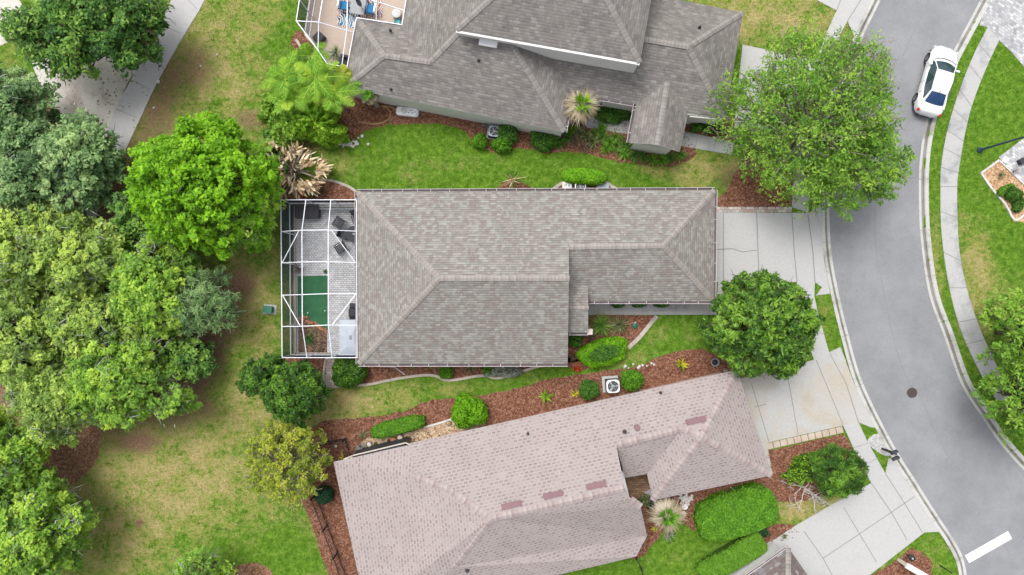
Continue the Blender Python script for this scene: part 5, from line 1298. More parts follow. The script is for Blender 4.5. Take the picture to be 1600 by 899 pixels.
# meter box on grey pavers at the right edge
q = W(1599, 250, .3)
chest(1600, 251, .5, .35, .35, 'dark', 'small dark box on the grey pavers at the right edge', 'meter_box', R(30), 'meter box', base=.03)
mb = MB(); q = W(1571, 250, .03); mb.box((q.x, q.y, .05), (.35, .4, .04), R(-30), 0, .01); tag(mb.build('paving_slab', MT['white']), 'loose white slab on the grey pavers near the street lamp', 'paver')
mb = MB(); q = W(524, 698, .05); 
for x, y, r, lab in ((494 + 0, 697, .0, ''),):
    pass
for x, y, r, lab in ((525, 697, .10, 'pale flat stone in the mulch inside the short black fence corner'), (314, 104, .07, 'pale stone on the dry grass beside the back path'), (247, 128, .13, 'pale stone at the edge of the back path'), (241, 169, .08, 'small pale stone in the grass below the path'), (340, 86, .06, 'small white stone in the upper dry lawn')):
    q = W(x, y, 0); mb = MB(); mb.lathe((q.x, q.y, .0), [(r, 0), (r * 1.05, .04), (r * .7, .09), (.02, .1)], 9); tag(mb.build('garden_stone', MT['stone']), lab, 'stone')

# ================================================================== WHITE CAR
def car():
    hx, hy = math.sin(R(16.8)), math.cos(R(16.8))
    e = empty('parked_car', (27.68, 13.45, -.10), 'white sedan parked on the road beside the right kerb', 'car', None, R(-16.8))
    # local frame: +Y forward, z up. half length 2.33
    st = [ # y, half width, sill z, belt z(side shoulder), centre top z
        (-2.33, .50, .42, .62, .66), (-2.27, .68, .33, .82, .92), (-2.1, .82, .24, .93, 1.04), (-1.8, .88, .21, .96, 1.07), (-1.38, .905, .2, .95, 1.06), (-.9, .91, .2, .93, 1.03),
        (-.3, .905, .2, .90, 1.0), (.3, .90, .2, .88, .98), (.8, .90, .2, .86, .98), (1.2, .90, .2, .84, .95), (1.55, .885, .21, .80, .90), (1.85, .85, .22, .74, .84), (2.1, .77, .24, .66, .75), (2.25, .63, .3, .58, .66), (2.33, .44, .38, .52, .56)]
    prof = []
    V = []; nr = 0
    for y, hw, zs, zb, zt in st:
        pts = [(-hw * .82, zs), (-hw * .97, zs + .08), (-hw, (zs + zb) / 2), (-hw * .985, zb - .08), (-hw * .90, zb), (-hw * .60, zb + (zt - zb) * .72), (-hw * .25, zt - .01), (0, zt)]
        full = pts + [(-x, z) for x, z in pts[-2::-1]]; nr = len(full)
        V += [(x, y, z) for x, z in full]
    Fs = []
    for i in range(len(st) - 1):
        for k in range(nr - 1): Fs.append([i * nr + k, i * nr + k + 1, (i + 1) * nr + k + 1, (i + 1) * nr + k])
        Fs.append([i * nr + nr - 1, i * nr, (i + 1) * nr, (i + 1) * nr + nr - 1])
    Fs += [list(range(nr)), [(len(st) - 1) * nr + k for k in range(nr)][::-1]]
    def sub(o, l=2):
        s = o.modifiers.new('smooth', 'SUBSURF'); s.levels = l; s.render_levels = l; o.data.polygons.foreach_set('use_smooth', [True] * len(o.data.polygons)); return o
    mb = MB(); mb.add(V, Fs); body = sub(mb.build('body', MT['carw'], e, False))
    # greenhouse: rings from belt to roof
    ring0 = [(-1.72, .60), (-1.45, .74), (-.6, .80), (.3, .79), (.95, .70), (1.12, .5)]
    # roof panel (white)
    rf_ = [(-1.02, .50, 1.34), (-.7, .57, 1.40), (-.2, .60, 1.445), (.15, .60, 1.43), (.42, .56, 1.38)]
    V = []; Fs = []
    for y, hw, z in rf_: V += [(-hw, y, z - .05), (-hw * .8, y, z - .012), (0, y, z + .012), (hw * .8, y, z - .012), (hw, y, z - .05)]
    for i in range(len(rf_) - 1):
        for k in range(4): Fs.append([i * 5 + k, i * 5 + k + 1, (i + 1) * 5 + k + 1, (i + 1) * 5 + k])
    mb = MB(); mb.add(V, [f[::-1] for f in Fs]); o = sub(mb.build('car_roof', MT['carw'], e, False)); s = o.modifiers.new('t', 'SOLIDIFY'); s.thickness = .03
    # windscreen, rear glass, side glass
    def curved(name, top, bot, mat, n=8, bow=.05):
        V = []; Fs = []
        for j in range(5):
            t = j / 4
            for k in range(n + 1):
                u = k / n * 2 - 1
                y = top[0] + (bot[0] - top[0]) * t; hw = top[1] + (bot[1] - top[1]) * t; z = top[2] + (bot[2] - top[2]) * t
                V.append((u * hw, y - (bow * u * u) * (1 if bot[0] > top[0] else -1), z + .03 * math.sin(math.pi * t) - .035 * u * u))
        for j in range(4):
            for k in range(n): Fs.append([j * (n + 1) + k, j * (n + 1) + k + 1, (j + 1) * (n + 1) + k + 1, (j + 1) * (n + 1) + k])
        mb = MB(); mb.smooth = True; mb.add(V, Fs); return mb.build(name, mat, e, False)
    curved('windscreen', (.40, .56, 1.385), (1.17, .72, 1.0), MT['glass'], bow=.14)
    curved('rear_window', (-1.0, .50, 1.345), (-1.72, .60, 1.075), MT['glassb'], bow=.08)
    for s in (-1, 1):
        V = [(s * .50, -1.05, 1.30), (s * .60, -.2, 1.40), (s * .565, .40, 1.345), (s * .78, 1.12, .965), (s * .86, .3, .955), (s * .86, -.6, .975), (s * .76, -1.5, 1.03)]
        mb = MB(); mb.add(V, [[0, 1, 5, 6], [1, 2, 4, 5], [2, 3, 4]] + [[6, 5, 1, 0], [5, 4, 2, 1], [4, 3, 2]]); mb.build('side_window', MT['glass'], e, False)
        mb = MB()
        mb.tube([(s * .53, .42, 1.36), (s * .64, .8, 1.2), (s * .75, 1.15, 1.0)], [.03, .03, .035], 6)
        mb.tube([(s * .515, -1.0, 1.33), (s * .575, -.2, 1.425), (s * .56, .42, 1.37)], .028, 6)
        mb.tube([(s * .52, -1.0, 1.33), (s * .64, -1.45, 1.16), (s * .72, -1.85, 1.04)], [.05, .07, .06], 6)
        mb.build('pillar', MT['carw'], e, False)
        mb = MB(); mb.box((s * .92, .80, 1.0), (.26, .12, .13), 0, 0, .04); mb.build('mirror', MT['carw'], e, False)
        for yy, nm in ((1.42, 'w'), (-1.33, 'w')):
            t = empty_part('wheel', (s * .80, yy, .33), e)
            mb = MB(); n = 28
            pr = [(.20, -.1), (.31, -.1), (.335, -.07), (.335, .07), (.31, .1), (.2, .1)]
            vs_ = []
            for r_, x in pr:
                for k in range(n): a = 2 * math.pi * k / n; vs_.append((x * 1.15, r_ * math.cos(a), r_ * math.sin(a)))
            mb.add(vs_, [[i * n + k, i * n + (k + 1) % n, (i + 1) * n + (k + 1) % n, (i + 1) * n + k] for i in range(len(pr) - 1) for k in range(n)]); mb.build('tyre', MT['tyre'], t, False)
            mb = MB()
            for k in range(7):
                a = 2 * math.pi * k / 7; mb.bar((s * .1, .03 * math.cos(a), .03 * math.sin(a)), (s * .1, .215 * math.cos(a), .215 * math.sin(a)), .045, .03)
            mb.tube([(s * .1, .22 * math.cos(R(a)), .22 * math.sin(R(a))) for a in range(0, 361, 20)], .014, 6)
            mb.build('rim', MT['rim'], t, False)
            mb = MB(); n = 20; vs_ = [(s * .135, yy + .385 * math.cos(a_), .36 + .385 * math.sin(a_)) for a_ in [math.pi * i / n for i in range(n + 1)]]
        # wheel arch lips
        for yy in (1.42, -1.33):
            mb = MB(); mb.tube([(s * .905, yy + .37 * math.cos(R(a)), .34 + .37 * math.sin(R(a))) for a in range(-5, 186, 15)], .022, 6); mb.build('arch', MT['carw'], e, False)
            mb = MB(); vs_ = [(s * .912, yy, .34)] + [(s * .912, yy + .36 * math.cos(R(a)), .34 + .36 * math.sin(R(a))) for a in range(-20, 201, 10)]
            mb.add(vs_, [[0, i, i + 1] for i in range(1, len(vs_) - 1)] + [[0, i + 1, i] for i in range(1, len(vs_) - 1)]); mb.build('wheel_well', MT['tyre'], e, False)
            t = None
        mb = MB(); mb.box((s * .70, -2.14, .83), (.18, .24, .12), R(s * 22), 0, .04); mb.build('taillight', MT['red'], e, False)
        mb = MB(); mb.box((s * .70, 2.08, .60), (.28, .22, .10), R(s * 28), 0, .03); mb.build('headlight', MT['lens'], e, False)
        mb = MB(); mb.bar((s * .88, 1.0, .86), (s * .915, .98, .32), .012, .012); mb.bar((s * .895, -.28, .9), (s * .918, -.28, .3), .012, .012); mb.bar((s * .89, -1.02, .93), (s * .915, -1.0, .5), .012, .012)
        mb.build('door_gap', MT['dark'], e, False)
    mb = MB(); mb.bar((-.6, -2.24, .84), (.6, -2.24, .84), .02, .02); mb.bar((-.66, -1.93, 1.03), (.66, -1.93, 1.03), .012, .01)
    mb.build('boot_gap', MT['grey'], e, False)
    mb = MB(); mb.tube([(-.70, 1.95, .80), (-.45, 2.14, .76), (0, 2.19, .75), (.45, 2.14, .76), (.70, 1.95, .80)], .011, 4); mb.build('bonnet_gap', MT['grey'], e, False)
    for s in (-1, 1): mb = MB(); mb.tube([(s * .70, 1.95, .80), (s * .76, 1.6, .885), (s * .78, 1.22, .925)], .010, 4); mb.build('bonnet_gap', MT['grey'], e, False)
    mb = MB(); mb.tube([(-.74, 1.21, .955), (-.4, 1.34, .965), (0, 1.38, .965), (.4, 1.34, .965), (.74, 1.21, .955)], .02, 5); mb.build('wiper_cowl', MT['dark'], e, False)
    mb = MB(); mb.box((0, -2.33, .55), (.5, .03, .12)); mb.build('number_plate', MT['lgrey'], e, False)
    mb = MB(); mb.box((0, -2.29, .34), (1.1, .1, .12), 0, 0, .03); mb.build('bumper_insert', MT['dark'], e, False)
    mb = MB(); mb.add([(-.02, -1.02, 1.37), (.02, -1.02, 1.37), (.02, -.82, 1.40), (-.02, -.82, 1.40), (0, -1.0, 1.45)], [[0, 1, 4], [1, 2, 4], [2, 3, 4], [3, 0, 4]]); mb.build('antenna_fin', MT['dark'], e, False)
    mb = MB(); mb.box((0, 2.26, .42), (.9, .08, .16), 0, 0, .03); mb.build('grille', MT['dark'], e, False)
    mb = MB(); mb.box((0, 0, .28), (1.6, 4.0, .2)); mb.build('underbody', MT['black'], e, False)
def empty_part(name, loc, parent):
    o = bpy.data.objects.new(name, None); COL.objects.link(o); o.parent = parent; o.location = loc; o.empty_display_size = .1; return o
car()
# ================================================================== VEGETATION
def tree(seed, px, py, rpx, h, mat, label, nclump=70, nleaf=16000, ls=(.26, .13), cr=.85, group=None, hb=None, bark='bark', ry=1.0, moss=0, rag=.18, open_=0.0, name='tree', flat=.62, up=.6, ang=0.0, branch=1.0, tipl=.28, base=None):
    rng = np.random.default_rng(seed)
    zc = h * .58; c = W(px, py, zc); nclump = int(nclump * (2.3 if mat[:3] == 'oak' else 1.7)); cr = cr * .72; up = up + (.5 if mat[:3] == 'oak' else 0); nleaf = int(nleaf * (1.25 if mat[:3] == 'oak' else 1)); Rr = rpx * (CAM_H - zc) / F
    hb = h * .35 if hb is None else hb
    dl = math.hypot(c.x, c.y); of = min(Rr * .55, dl * .12) / max(dl, .1); ox, oy = c.x * of, c.y * of
    if base: ox, oy = W(*base).x - c.x, W(*base).y - c.y
    root = empty(name, (c.x + ox, c.y + oy, 0), label, 'tree', group)
    # clumps on an uneven dome plus some below and inside
    ph = rng.uniform(0, 6.28, 5); am = rng.uniform(.3, 1, 5) * rag
    def edge(th): return 1 + sum(am[k] * np.sin((k + 2) * th + ph[k]) for k in range(5)) / 2
    cl = []
    tries = 0; md = cr * .85
    while len(cl) < nclump and tries < nclump * 60:
        tries += 1
        th = rng.uniform(0, 6.28); r = math.sqrt(rng.uniform(0, 1)); rr_ = r * Rr * edge(th) * .93
        lo = rng.random() < (.2 if mat[:3] == 'oak' else .30)
        top = h - (h - hb) * (r ** 3) * .62 + rng.normal(0, .045 * h)
        z = top - cr * .5 if not lo else hb + (top - hb) * rng.uniform(0.1, .75)
        x_, y_ = rr_ * math.cos(th), rr_ * math.sin(th) * ry
        x, y = x_ * math.cos(ang) - y_ * math.sin(ang), x_ * math.sin(ang) + y_ * math.cos(ang)
        p = np.array([x, y, z])
        if all(np.linalg.norm((p - q[0]) * (1, 1, .7)) > md for q in cl): cl.append((p, r, th))
        elif tries % 25 == 0: md *= .96
    P, N, T = [], [], []
    per = nleaf // max(1, len(cl))
    for p, r, th in cl:
        m = int(per * rng.uniform(.55, 1.45) * (1 - open_ * rng.random())); rad = cr * rng.uniform(.6, 1.3)
        # three to six sprays in every clump make it knobbly
        ns = rng.integers(7, 14); so = unit(rng.normal(0, 1, (ns, 3)) + (0, 0, .35)) * rad * rng.uniform(.45, 1.0, (ns, 1)) * (1, 1, flat)
        idx = rng.integers(0, ns, m); d = unit(rng.normal(0, 1, (m, 3)) + (0, 0, .25))
        q = p + so[idx] + d * rad * .42 * rng.uniform(.3, 1, (m, 1)) ** .6 * (1, 1, flat + .1)
        tc = rng.normal(0, .18 if mat in ('lime', 'mag', 'dkr', 'elm') else .22); ts = rng.normal(0, .12, ns)
        P.append(q); outw = unit(np.array([p[0], p[1], 0.0]) + 1e-6) * r
        N.append(unit(d * .45 + np.array([0, 0, up + .15]) + outw * .25))
        hgt = (q[:, 2] - p[2]) / rad
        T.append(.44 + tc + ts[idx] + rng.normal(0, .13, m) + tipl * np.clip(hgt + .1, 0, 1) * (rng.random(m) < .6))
    P = np.concatenate(P); N = np.concatenate(N); T = np.concatenate(T)
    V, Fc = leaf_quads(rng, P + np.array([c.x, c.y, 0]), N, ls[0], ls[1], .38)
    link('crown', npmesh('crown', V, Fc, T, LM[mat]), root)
    # trunk and limbs
    mb = MB(); tr = max(.12, h * .028); fork = hb * .75
    lean = rng.normal(0, .02 * h, 2)
    lean = lean * .3 - np.array([ox, oy]) * .6
    mb.tube([(0, 0, -.1), (lean[0] * .3, lean[1] * .3, fork * .5), (lean[0], lean[1], fork), (lean[0] * 1.5, lean[1] * 1.5, h * .7)], [tr * 1.3, tr, tr * .9, tr * .3], 10)
    mb.smooth = True; mb.build('trunk', MT[bark], root, False)
    mb = MB(); mb.smooth = True; f0 = np.array([lean[0], lean[1], fork])
    nb = int(len(cl) * branch)
    for p, r, th in cl[:nb]:
        p = p - np.array([ox, oy, 0])
        s0 = f0 + (0, 0, (h * .7 - fork) * rng.uniform(0, .7)); mid = s0 + (p - s0) * .5 + rng.normal(0, .12 * Rr / 4, 3) + (0, 0, -.1 * r)
        mb.tube([s0, s0 + (mid - s0) * .5 + (0, 0, .1), mid, p, p + (p - mid) * .25], [tr * .42, tr * .32, tr * .22, tr * .1, .01], 5, cap=False)
        for k in range(3):
            e_ = p + rng.normal(0, cr * .7, 3); mb.tube([mid + (p - mid) * .5, (p + e_) / 2, e_], [tr * .1, .02, .008], 4, cap=False)
    if nb: mb.build('branch', MT[bark], root, False)
    if moss:
        cl2 = [cl[i] for i in rng.choice(len(cl), min(len(cl), moss), False)]
        B, D = [], []
        for p, r, th in cl2:
            k = rng.integers(14, 40); B.append(p + rng.normal(0, cr * .55, (k, 3)) * (1, 1, .5) + (0, 0, cr * .25)); D.append(rng.normal(0, .5, (k, 3)) + (0, 0, -.25))
        B = np.concatenate(B) + np.array([c.x, c.y, 0]); D = np.concatenate(D)
        V, Fc, sg = ribbons(rng, B, D, rng.uniform(.25, .8, len(B)), rng.uniform(.02, .07, len(B)), .7, 3, .9, .7)
        o = link('spanish_moss', npmesh('spanish_moss', V, Fc, np.repeat(rng.beta(2, 2, len(B)), sg), LM['moss']), root); o['kind'] = 'stuff'
    NOLEAF.append((c.x, c.y, Rr))
    return root
NOLEAF = []
oak = 'mossy oaks of the wood on the left'
#     seed  px   py   r   h    mat
tree(11, 158, 36, 82, 6.5, 'oakd', 'dark green oak overhanging sand and path at the top left', 75, 17000, open_=.3, rag=.3)
tree(12, 74, 58, 44, 6, 'oakd', 'smaller dark oak between top left oak and sand patch', 30, 6000, open_=.6, rag=.4)
tree(13, 215, 45, 40, 6, 'oakd', 'dark oak bough reaching over the concrete path at the top', 30, 7000, open_=.5, rag=.4)
tree(14, 22, 185, 66, 6, 'oakg', 'grey green oak left of the sand patch at the left edge', 62, 18900, moss=14, rag=.3, open_=.4)
tree(15, 135, 252, 54, 5.8, 'oakg', 'grey green oak crowding the bare sand from below', 48, 14850, moss=12, rag=.35, open_=.3)
tree(16, 55, 285, 78, 6, 'oakg', 'grey green oak above the yellow green oaks at the left edge', 60, 18900, moss=14, rag=.3, open_=.3)
tree(17, 225, 340, 42, 4.5, 'oakd', 'dark small tree in the gap between path and lime green tree', 26, 6000, rag=.4, open_=.3)
tree(18, 320, 293, 108, 8.0, 'lime', 'large bright lime green tree in the middle of the back yard', 170, 42000, (.24, .14), .72, rag=.13, flat=.8, tipl=.34, branch=.4)
tree(40, 385, 335, 40, 6.0, 'oakl', 'mid green bushy tree pressed against the right side of the lime tree', 30, 8000, rag=.3)
tree(19, 55, 395, 88, 6.5, 'oaky', 'yellow green mossy oak at the left edge above the middle', 78, 22950, moss=28, rag=.3, open_=.35, barkk=None) if False else None
tree(19, 55, 395, 88, 6.5, 'oaky', 'yellow green mossy oak at the left edge just above the middle', 78, 22950, moss=28, rag=.3, open_=.35)
tree(20, 138, 405, 62, 6.2, 'oaky', 'yellow tipped mossy oak between left edge oak and lime tree', 46, 14850, moss=14, rag=.35, open_=.3)
tree(21, 248, 450, 68, 6, 'oakl', 'bright yellow green oak reaching farthest right of the mossy oaks', 56, 18900, moss=12, rag=.3, open_=.25)
tree(22, 150, 500, 70, 5.6, 'oaky', 'mossy oak in the centre of the left wood', 52, 16200, moss=22, rag=.35, open_=.4)
tree(23, 45, 530, 88, 6.5, 'oaky', 'broad mossy oak at the left edge below the middle', 76, 22950, moss=30, rag=.3, open_=.35)
tree(24, 195, 590, 80, 6, 'oakl', 'fresh green oak at the lower right edge of the left wood', 66, 21600, moss=20, rag=.3, open_=.25)
tree(25, 100, 612, 66, 5.8, 'oaky', 'mossy oak above the brown leaf litter', 66, 20250, moss=26, rag=.3, open_=.35)
tree(26, 14, 712, 60, 5.8, 'oakl', 'green oak left of the brown leaf litter', 50, 14850, moss=12, rag=.3, open_=.3)
tree(27, 62, 830, 76, 6.2, 'oakl', 'dark hearted green oak in the lower left corner', 62, 20250, moss=20, rag=.28, open_=.2)
tree(28, 8, 868, 44, 6, 'oakg', 'pale grey green mossy oak at the very lower left corner', 26, 6750, moss=22, rag=.3, open_=.3)
tree(29, 318, 474, 46, 5.0, 'oakg', 'grey green thin pine like tree below the lime tree', 34, 7000, (.34, .05), .8, moss=10, rag=.35, open_=.4)
tree(30, 292, 560, 30, 3.2, 'oakd', 'low dark bushy tree at the edge of the back lawn', 16, 4000, rag=.4)
tree(31, 462, 612, 46, 4.8, 'dkr', 'dense dark green round tree below the screened patio, right one', 66, 19000, (.24, .09), .55, 'dark round trees below the patio', rag=.10)
tree(32, 415, 588, 32, 4.4, 'dkr', 'dense dark green tree below the screened patio, left one', 26, 8500, (.24, .09), .6, 'dark round trees below the patio', rag=.14)
tree(33, 446, 722, 66, 5.0, 'thin', 'thin yellow green tree with bare branches showing beside pink house', 80, 13000, (.17, .09), .55, bark='barkp', rag=.14, open_=.4, branch=1.0, hb=1.6, flat=.5)
tree(34, 1262, 178, 138, 8, 'elm', 'large airy bright green street tree overhanging the road', 215, 27000, (.23, .085), 1.0, bark='barkp', rag=.16, open_=.4, flat=.7, branch=.45, base=(1222, 262))
tree(44, 1340, 265, 68, 7, 'elm', 'airy green tree bough over the kerb joining the big street tree', 56, 9500, (.25, .085), .8, bark='barkp', rag=.2, open_=.4, flat=.7, branch=.4, base=(1276, 262))
tree(35, 1190, 511, 84, 6.2, 'mag', 'dense dark green magnolia between the two driveways', 150, 34000, (.32, .11), .62, rag=.08, flat=.85, tipl=.4)
tree(36, 1608, 522, 60, 7.5, 'elm', 'bright green tree at the right edge beside the sidewalk', 44, 9500, (.28, .1), .85, rag=.25, open_=.2)
tree(37, 1614, 622, 70, 7.5, 'elm', 'bright green tree at the right edge overhanging sidewalk and kerb', 54, 12000, (.28, .1), .85, rag=.22, open_=.25)
tree(38, 1309, 736, 38, 3.8, 'dkr', 'dark green needle leaved small tree in mulch by the driveway', 40, 9000, (.42, .06), .5, rag=.14)
tree(39, 312, 903, 30, 5.5, 'oakl', 'top of a yellow green tree poking up at the bottom edge', 16, 2200, moss=8, rag=.4, open_=.5)

# shrubs: clipped or round bodies of small leaves over a dark heart
def shrub(seed, px, py, rx, ry, h, ang, mat, label, n=5000, ls=(.13, .08), cat='shrub', group=None, sq=2.2, bump=.06, name='shrub', top=None, topn=0, base=0.0, flat_top=False):
    rng = np.random.default_rng(seed); c = W(px, py, h * .6); k = (CAM_H - h * .6) / F; a, b = rx * k, ry * k; A = R(ang)
    root = empty(name, (c.x, c.y, base), label, cat, group)
    def surf(th, ph, sc=1.0):
        ce, se = np.cos(ph), np.sin(ph); f = lambda v: np.sign(v) * np.abs(v) ** (2 / sq)
        x = a * f(np.cos(th)) * f(ce); y = b * f(np.sin(th)) * f(ce)
        z = h * (.35 + .65 * f(se)) if not flat_top else h * (.35 + .65 * f(se) ** .6 if False else .35 + .65 * np.abs(f(se)) ** .5 * np.sign(se))
        w_ = 1 + bump * (np.sin(3 * th + seed) + .7 * np.sin(5 * th + 2.1 * seed) * np.cos(3 * ph) + .8 * np.sin(9 * th + ph * 7))
        return np.stack([x * w_ * sc, y * w_ * sc, np.maximum(z * (1 + (w_ - 1) * .5), .02) * sc], -1)
    # sample roughly evenly by area: many on top
    ph = np.arcsin(rng.uniform(-.35, 1, n)); th = rng.uniform(0, 6.28, n)
    P = surf(th, ph); e = 1e-3
    dt = surf(th + e, ph) - P; dp = surf(th, ph + e) - P; N = unit(np.cross(dt, dp) + 1e-12); N[N[:, 2] < -.5] *= -1
    if sq > 2.6:                       # flat clipped tops get their own even layer of leaves
        U = rng.uniform(-1, 1, (int(n * 1.3), 2)); rs = np.abs(U[:, 0]) ** sq + np.abs(U[:, 1]) ** sq; U = U[rs < 1]; rs = rs[rs < 1]; m = len(U)
        P1 = np.stack([a * U[:, 0], b * U[:, 1], h * (.35 + .65 * (1 - rs) ** (1 / sq)) * 1.03], -1)
        P = np.concatenate([P, P1]); N = np.concatenate([N, np.tile([0, 0, 1.0], (m, 1))]); n = n + m
    P = P * rng.uniform(.90, 1.03, (n, 1))
    Rm = np.array([[math.cos(A), math.sin(A), 0], [-math.sin(A), math.cos(A), 0], [0, 0, 1]])
    P, N = P @ Rm, N @ Rm
    patch = np.sin(P[:, 0] * 5 + seed) * np.sin(P[:, 1] * 4.3 + 2 * seed) * .12
    V, Fc = leaf_quads(rng, P, N + (0, 0, .2), ls[0], ls[1], .5)
    T = np.clip(.5 + patch + rng.normal(0, .2, n), 0, 1)
    o = local('foliage', npmesh('foliage', V, Fc, T, LM[mat]), root)
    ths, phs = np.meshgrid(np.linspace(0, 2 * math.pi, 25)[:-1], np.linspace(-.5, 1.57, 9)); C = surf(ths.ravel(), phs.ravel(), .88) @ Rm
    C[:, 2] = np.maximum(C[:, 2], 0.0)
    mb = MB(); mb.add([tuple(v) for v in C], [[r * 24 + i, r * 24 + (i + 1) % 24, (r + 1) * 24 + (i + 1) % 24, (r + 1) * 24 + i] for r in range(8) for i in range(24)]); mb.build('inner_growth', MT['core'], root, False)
    if top:
        m = topn; rr_ = np.sqrt(rng.uniform(0, 1, m)); t2_ = rng.uniform(0, 6.28, m)
        P = np.stack([a * .62 * rr_ * np.cos(t2_), b * .5 * rr_ * np.sin(t2_), h * 1.0 + rng.uniform(-.05, .14, m)], -1) @ Rm
        V, Fc = leaf_quads(rng, P, np.tile([0, 0, 1.0], (m, 1)), ls[0] * 1.25, ls[1] * 1.1, .7)
        local('centre_growth', npmesh('centre_growth', V, Fc, rng.beta(2, 2, m), LM[top]), root)
    return root
shrub(1, 543, 584, 26, 22, 1.7, 0, 'dkr', 'round mid green shrub under the left end of the tan roof', 5200, (.14, .09))
shrub(2, 732, 645, 27, 24, 1.7, 0, 'hedge', 'round lime green shrub on the upper eave of the pink house', 5200, (.13, .09), bump=.09)
shrub(3, 621, 667, 42, 11, .9, 14, 'hedgem', 'narrow clipped green hedge on the gravel strip beside the pots', 4200, (.11, .07), 'hedge', None, 3.5, .05)
shrub(4, 1152, 803, 63, 34, 1.5, 17, 'hedgem', 'largest clipped bright green hedge block in the front mulch of the pink house', 15000, (.14, .09), 'hedge', None, 3.2, .035)
shrub(5, 1143, 871, 56, 17, 1.1, 30, 'clip', 'flat trimmed smooth green hedge along the pale walkway at the bottom', 13000, (.11, .08), 'hedge', None, 6.0, .015)
shrub(6, 943, 551, 39, 21, 1.1, 15, 'hedge', 'lime hedge with a dark green centre at the front entry', 7000, (.12, .08), 'hedge', None, 2.4, .05, top='hedged', topn=1700)
shrub(7, 988, 595, 17, 16, 1.1, 0, 'hedgem', 'yellow green round shrub right of the white air conditioner', 2400, (.12, .08))
shrub(8, 921, 610, 15, 15, 1.1, 0, 'hedged', 'small round dark green shrub left of the white air conditioner', 2000, (.12, .08))
shrub(9, 912, 276, 34, 12, 1.3, -4, 'hedge', 'lime clipped hedge hiding the air conditioner above the tan roof', 4600, (.12, .08), 'hedge', None, 2.8, .04)
shrub(10, 750, 220, 11.5, 11.5, .9, 0, 'hedgem', 'small round yellow green shrub left of the blue grey air conditioner', 1500, (.11, .08))
shrub(11, 793, 207, 16, 17, 1.2, 0, 'hedged', 'dark green round shrub right of the blue grey air conditioner', 2400, (.13, .09))
shrub(12, 785, 225, 16, 12, 1.0, 10, 'hedgem', 'mottled green shrub just below the blue grey air conditioner', 2000, (.13, .09), bump=.1)
shrub(13, 851, 219, 22, 14, 1.0, -8, 'hedged', 'bushy green shrub below the left eave corner of the grey roof', 2800, (.16, .08), bump=.14)
shrub(14, 505, 775, 14, 14, 1.1, 0, 'bluegreen', 'small round blue green clipped shrub at the fence of pink house', 1900, (.09, .06), bump=.03)
shrub(15, 696, 581, 11, 12, .9, 0, 'hedgem', 'small dark green shrub in the mulch mid way along the tan roof eave', 1300, (.1, .06))
shrub(16, 788, 580, 26, 10, .6, 3, 'silver', 'silvery spiky shrub spilling over the edging under the tan roof', 2200, (.22, .05), bump=.15)
shrub(17, 763, 578, 8, 9, .6, 3, 'hedgem', 'small green shrub touching the silvery spiky shrub', 700, (.12, .07), bump=.15)
shrub(18, 898, 530, 11, 11, .8, 0, 'hedged', 'leafy dark green shrub in the notch beside the tan roof', 1100, (.2, .1), bump=.15)
shrub(19, 1586, 303, 13, 10, .9, -30, 'hedged', 'dark green clipped shrub beside the tan wood chips at right edge', 1700, (.1, .06))
shrub(20, 1572, 297, 15, 7, .4, 30, 'clip', 'low green ground plant between tan wood chips and clipped shrub', 900, (.1, .06))
shrub(45, 1592, 318, 9, 14, .5, 0, 'hedged', 'low dark ground plant below the clipped shrub at the right edge', 800, (.12, .06))
shrub(21, 460, 195, 40, 26, 1.9, 10, 'oakl', 'light green leafy bush below the feathery palms', 4600, (.28, .17), bump=.2)
shrub(22, 497, 195, 36, 27, 2.3, -10, 'palm', 'bright lime broad leaved bush between palms and red mulch', 5200, (.28, .2), bump=.2)
shrub(46, 430, 170, 24, 18, 1.2, 0, 'oakl', 'low light green bush at the left of the feathery palms', 1800, (.22, .14), bump=.25)
shrub(47, 425, 250, 22, 40, 1.5, 0, 'oakd', 'dark green leafy bush between the lime tree and the dead plant', 3200, (.24, .15), bump=.2)
shrub(23, 1260, 737, 25, 19, 1.6, 20, 'palm', 'sparse light green bush left of the dark needle leaved tree', 1500, (.15, .09), bump=.25)
shrub(24, 990, 160 + 12, 30, 9, .6, -9, 'hedged', 'x', 10) if False else None
shrub(25, 953, 176, 32, 13, .7, -9, 'hedged', 'dense dark green ground planting in the courtyard of grey house', 3800, (.18, .08), bump=.12)
shrub(26, 1192 - 60, 208, 8, 6, .6, 0, 'fern', 'x', 10) if False else None
shrub(27, 1094, 196, 13, 8, .7, 0, 'fern', 'light green leafy plant in the bed below the garage of grey house', 900, (.2, .1), bump=.25)
shrub(28, 1122, 199, 15, 10, .8, 0, 'olive', 'olive green plant at the garage corner of the grey house', 1100, (.2, .08), bump=.25)
shrub(29, 1192, 834, 9, 6, .6, 20, 'bluegreen', 'small dark grey green shrub at the end of flat clipped hedge', 600, (.14, .06), bump=.2)
shrub(30, 1007, 783, 9, 8, .6, 20, 'olive', 'yellow green shrub beside the brown paver entry of pink house', 700, (.16, .1), bump=.2)
shrub(31, 1021, 789, 9, 7, .6, 20, 'bluegreen', 'dark green shrub against the porch corner of the pink house', 700, (.16, .1), bump=.2)
for k, x in enumerate((966, 999, 1034)):
    shrub(32 + k, x, 474, 12, 7, .7, 0, 'hedged', ('dark clipped shrub under the lower garage eave, leftmost of three', 'dark clipped shrub under the lower garage eave, middle of three', 'dark clipped shrub under the lower garage eave, rightmost of three')[k], 800, (.12, .07), 'shrub', 'clipped shrubs under the garage eave')

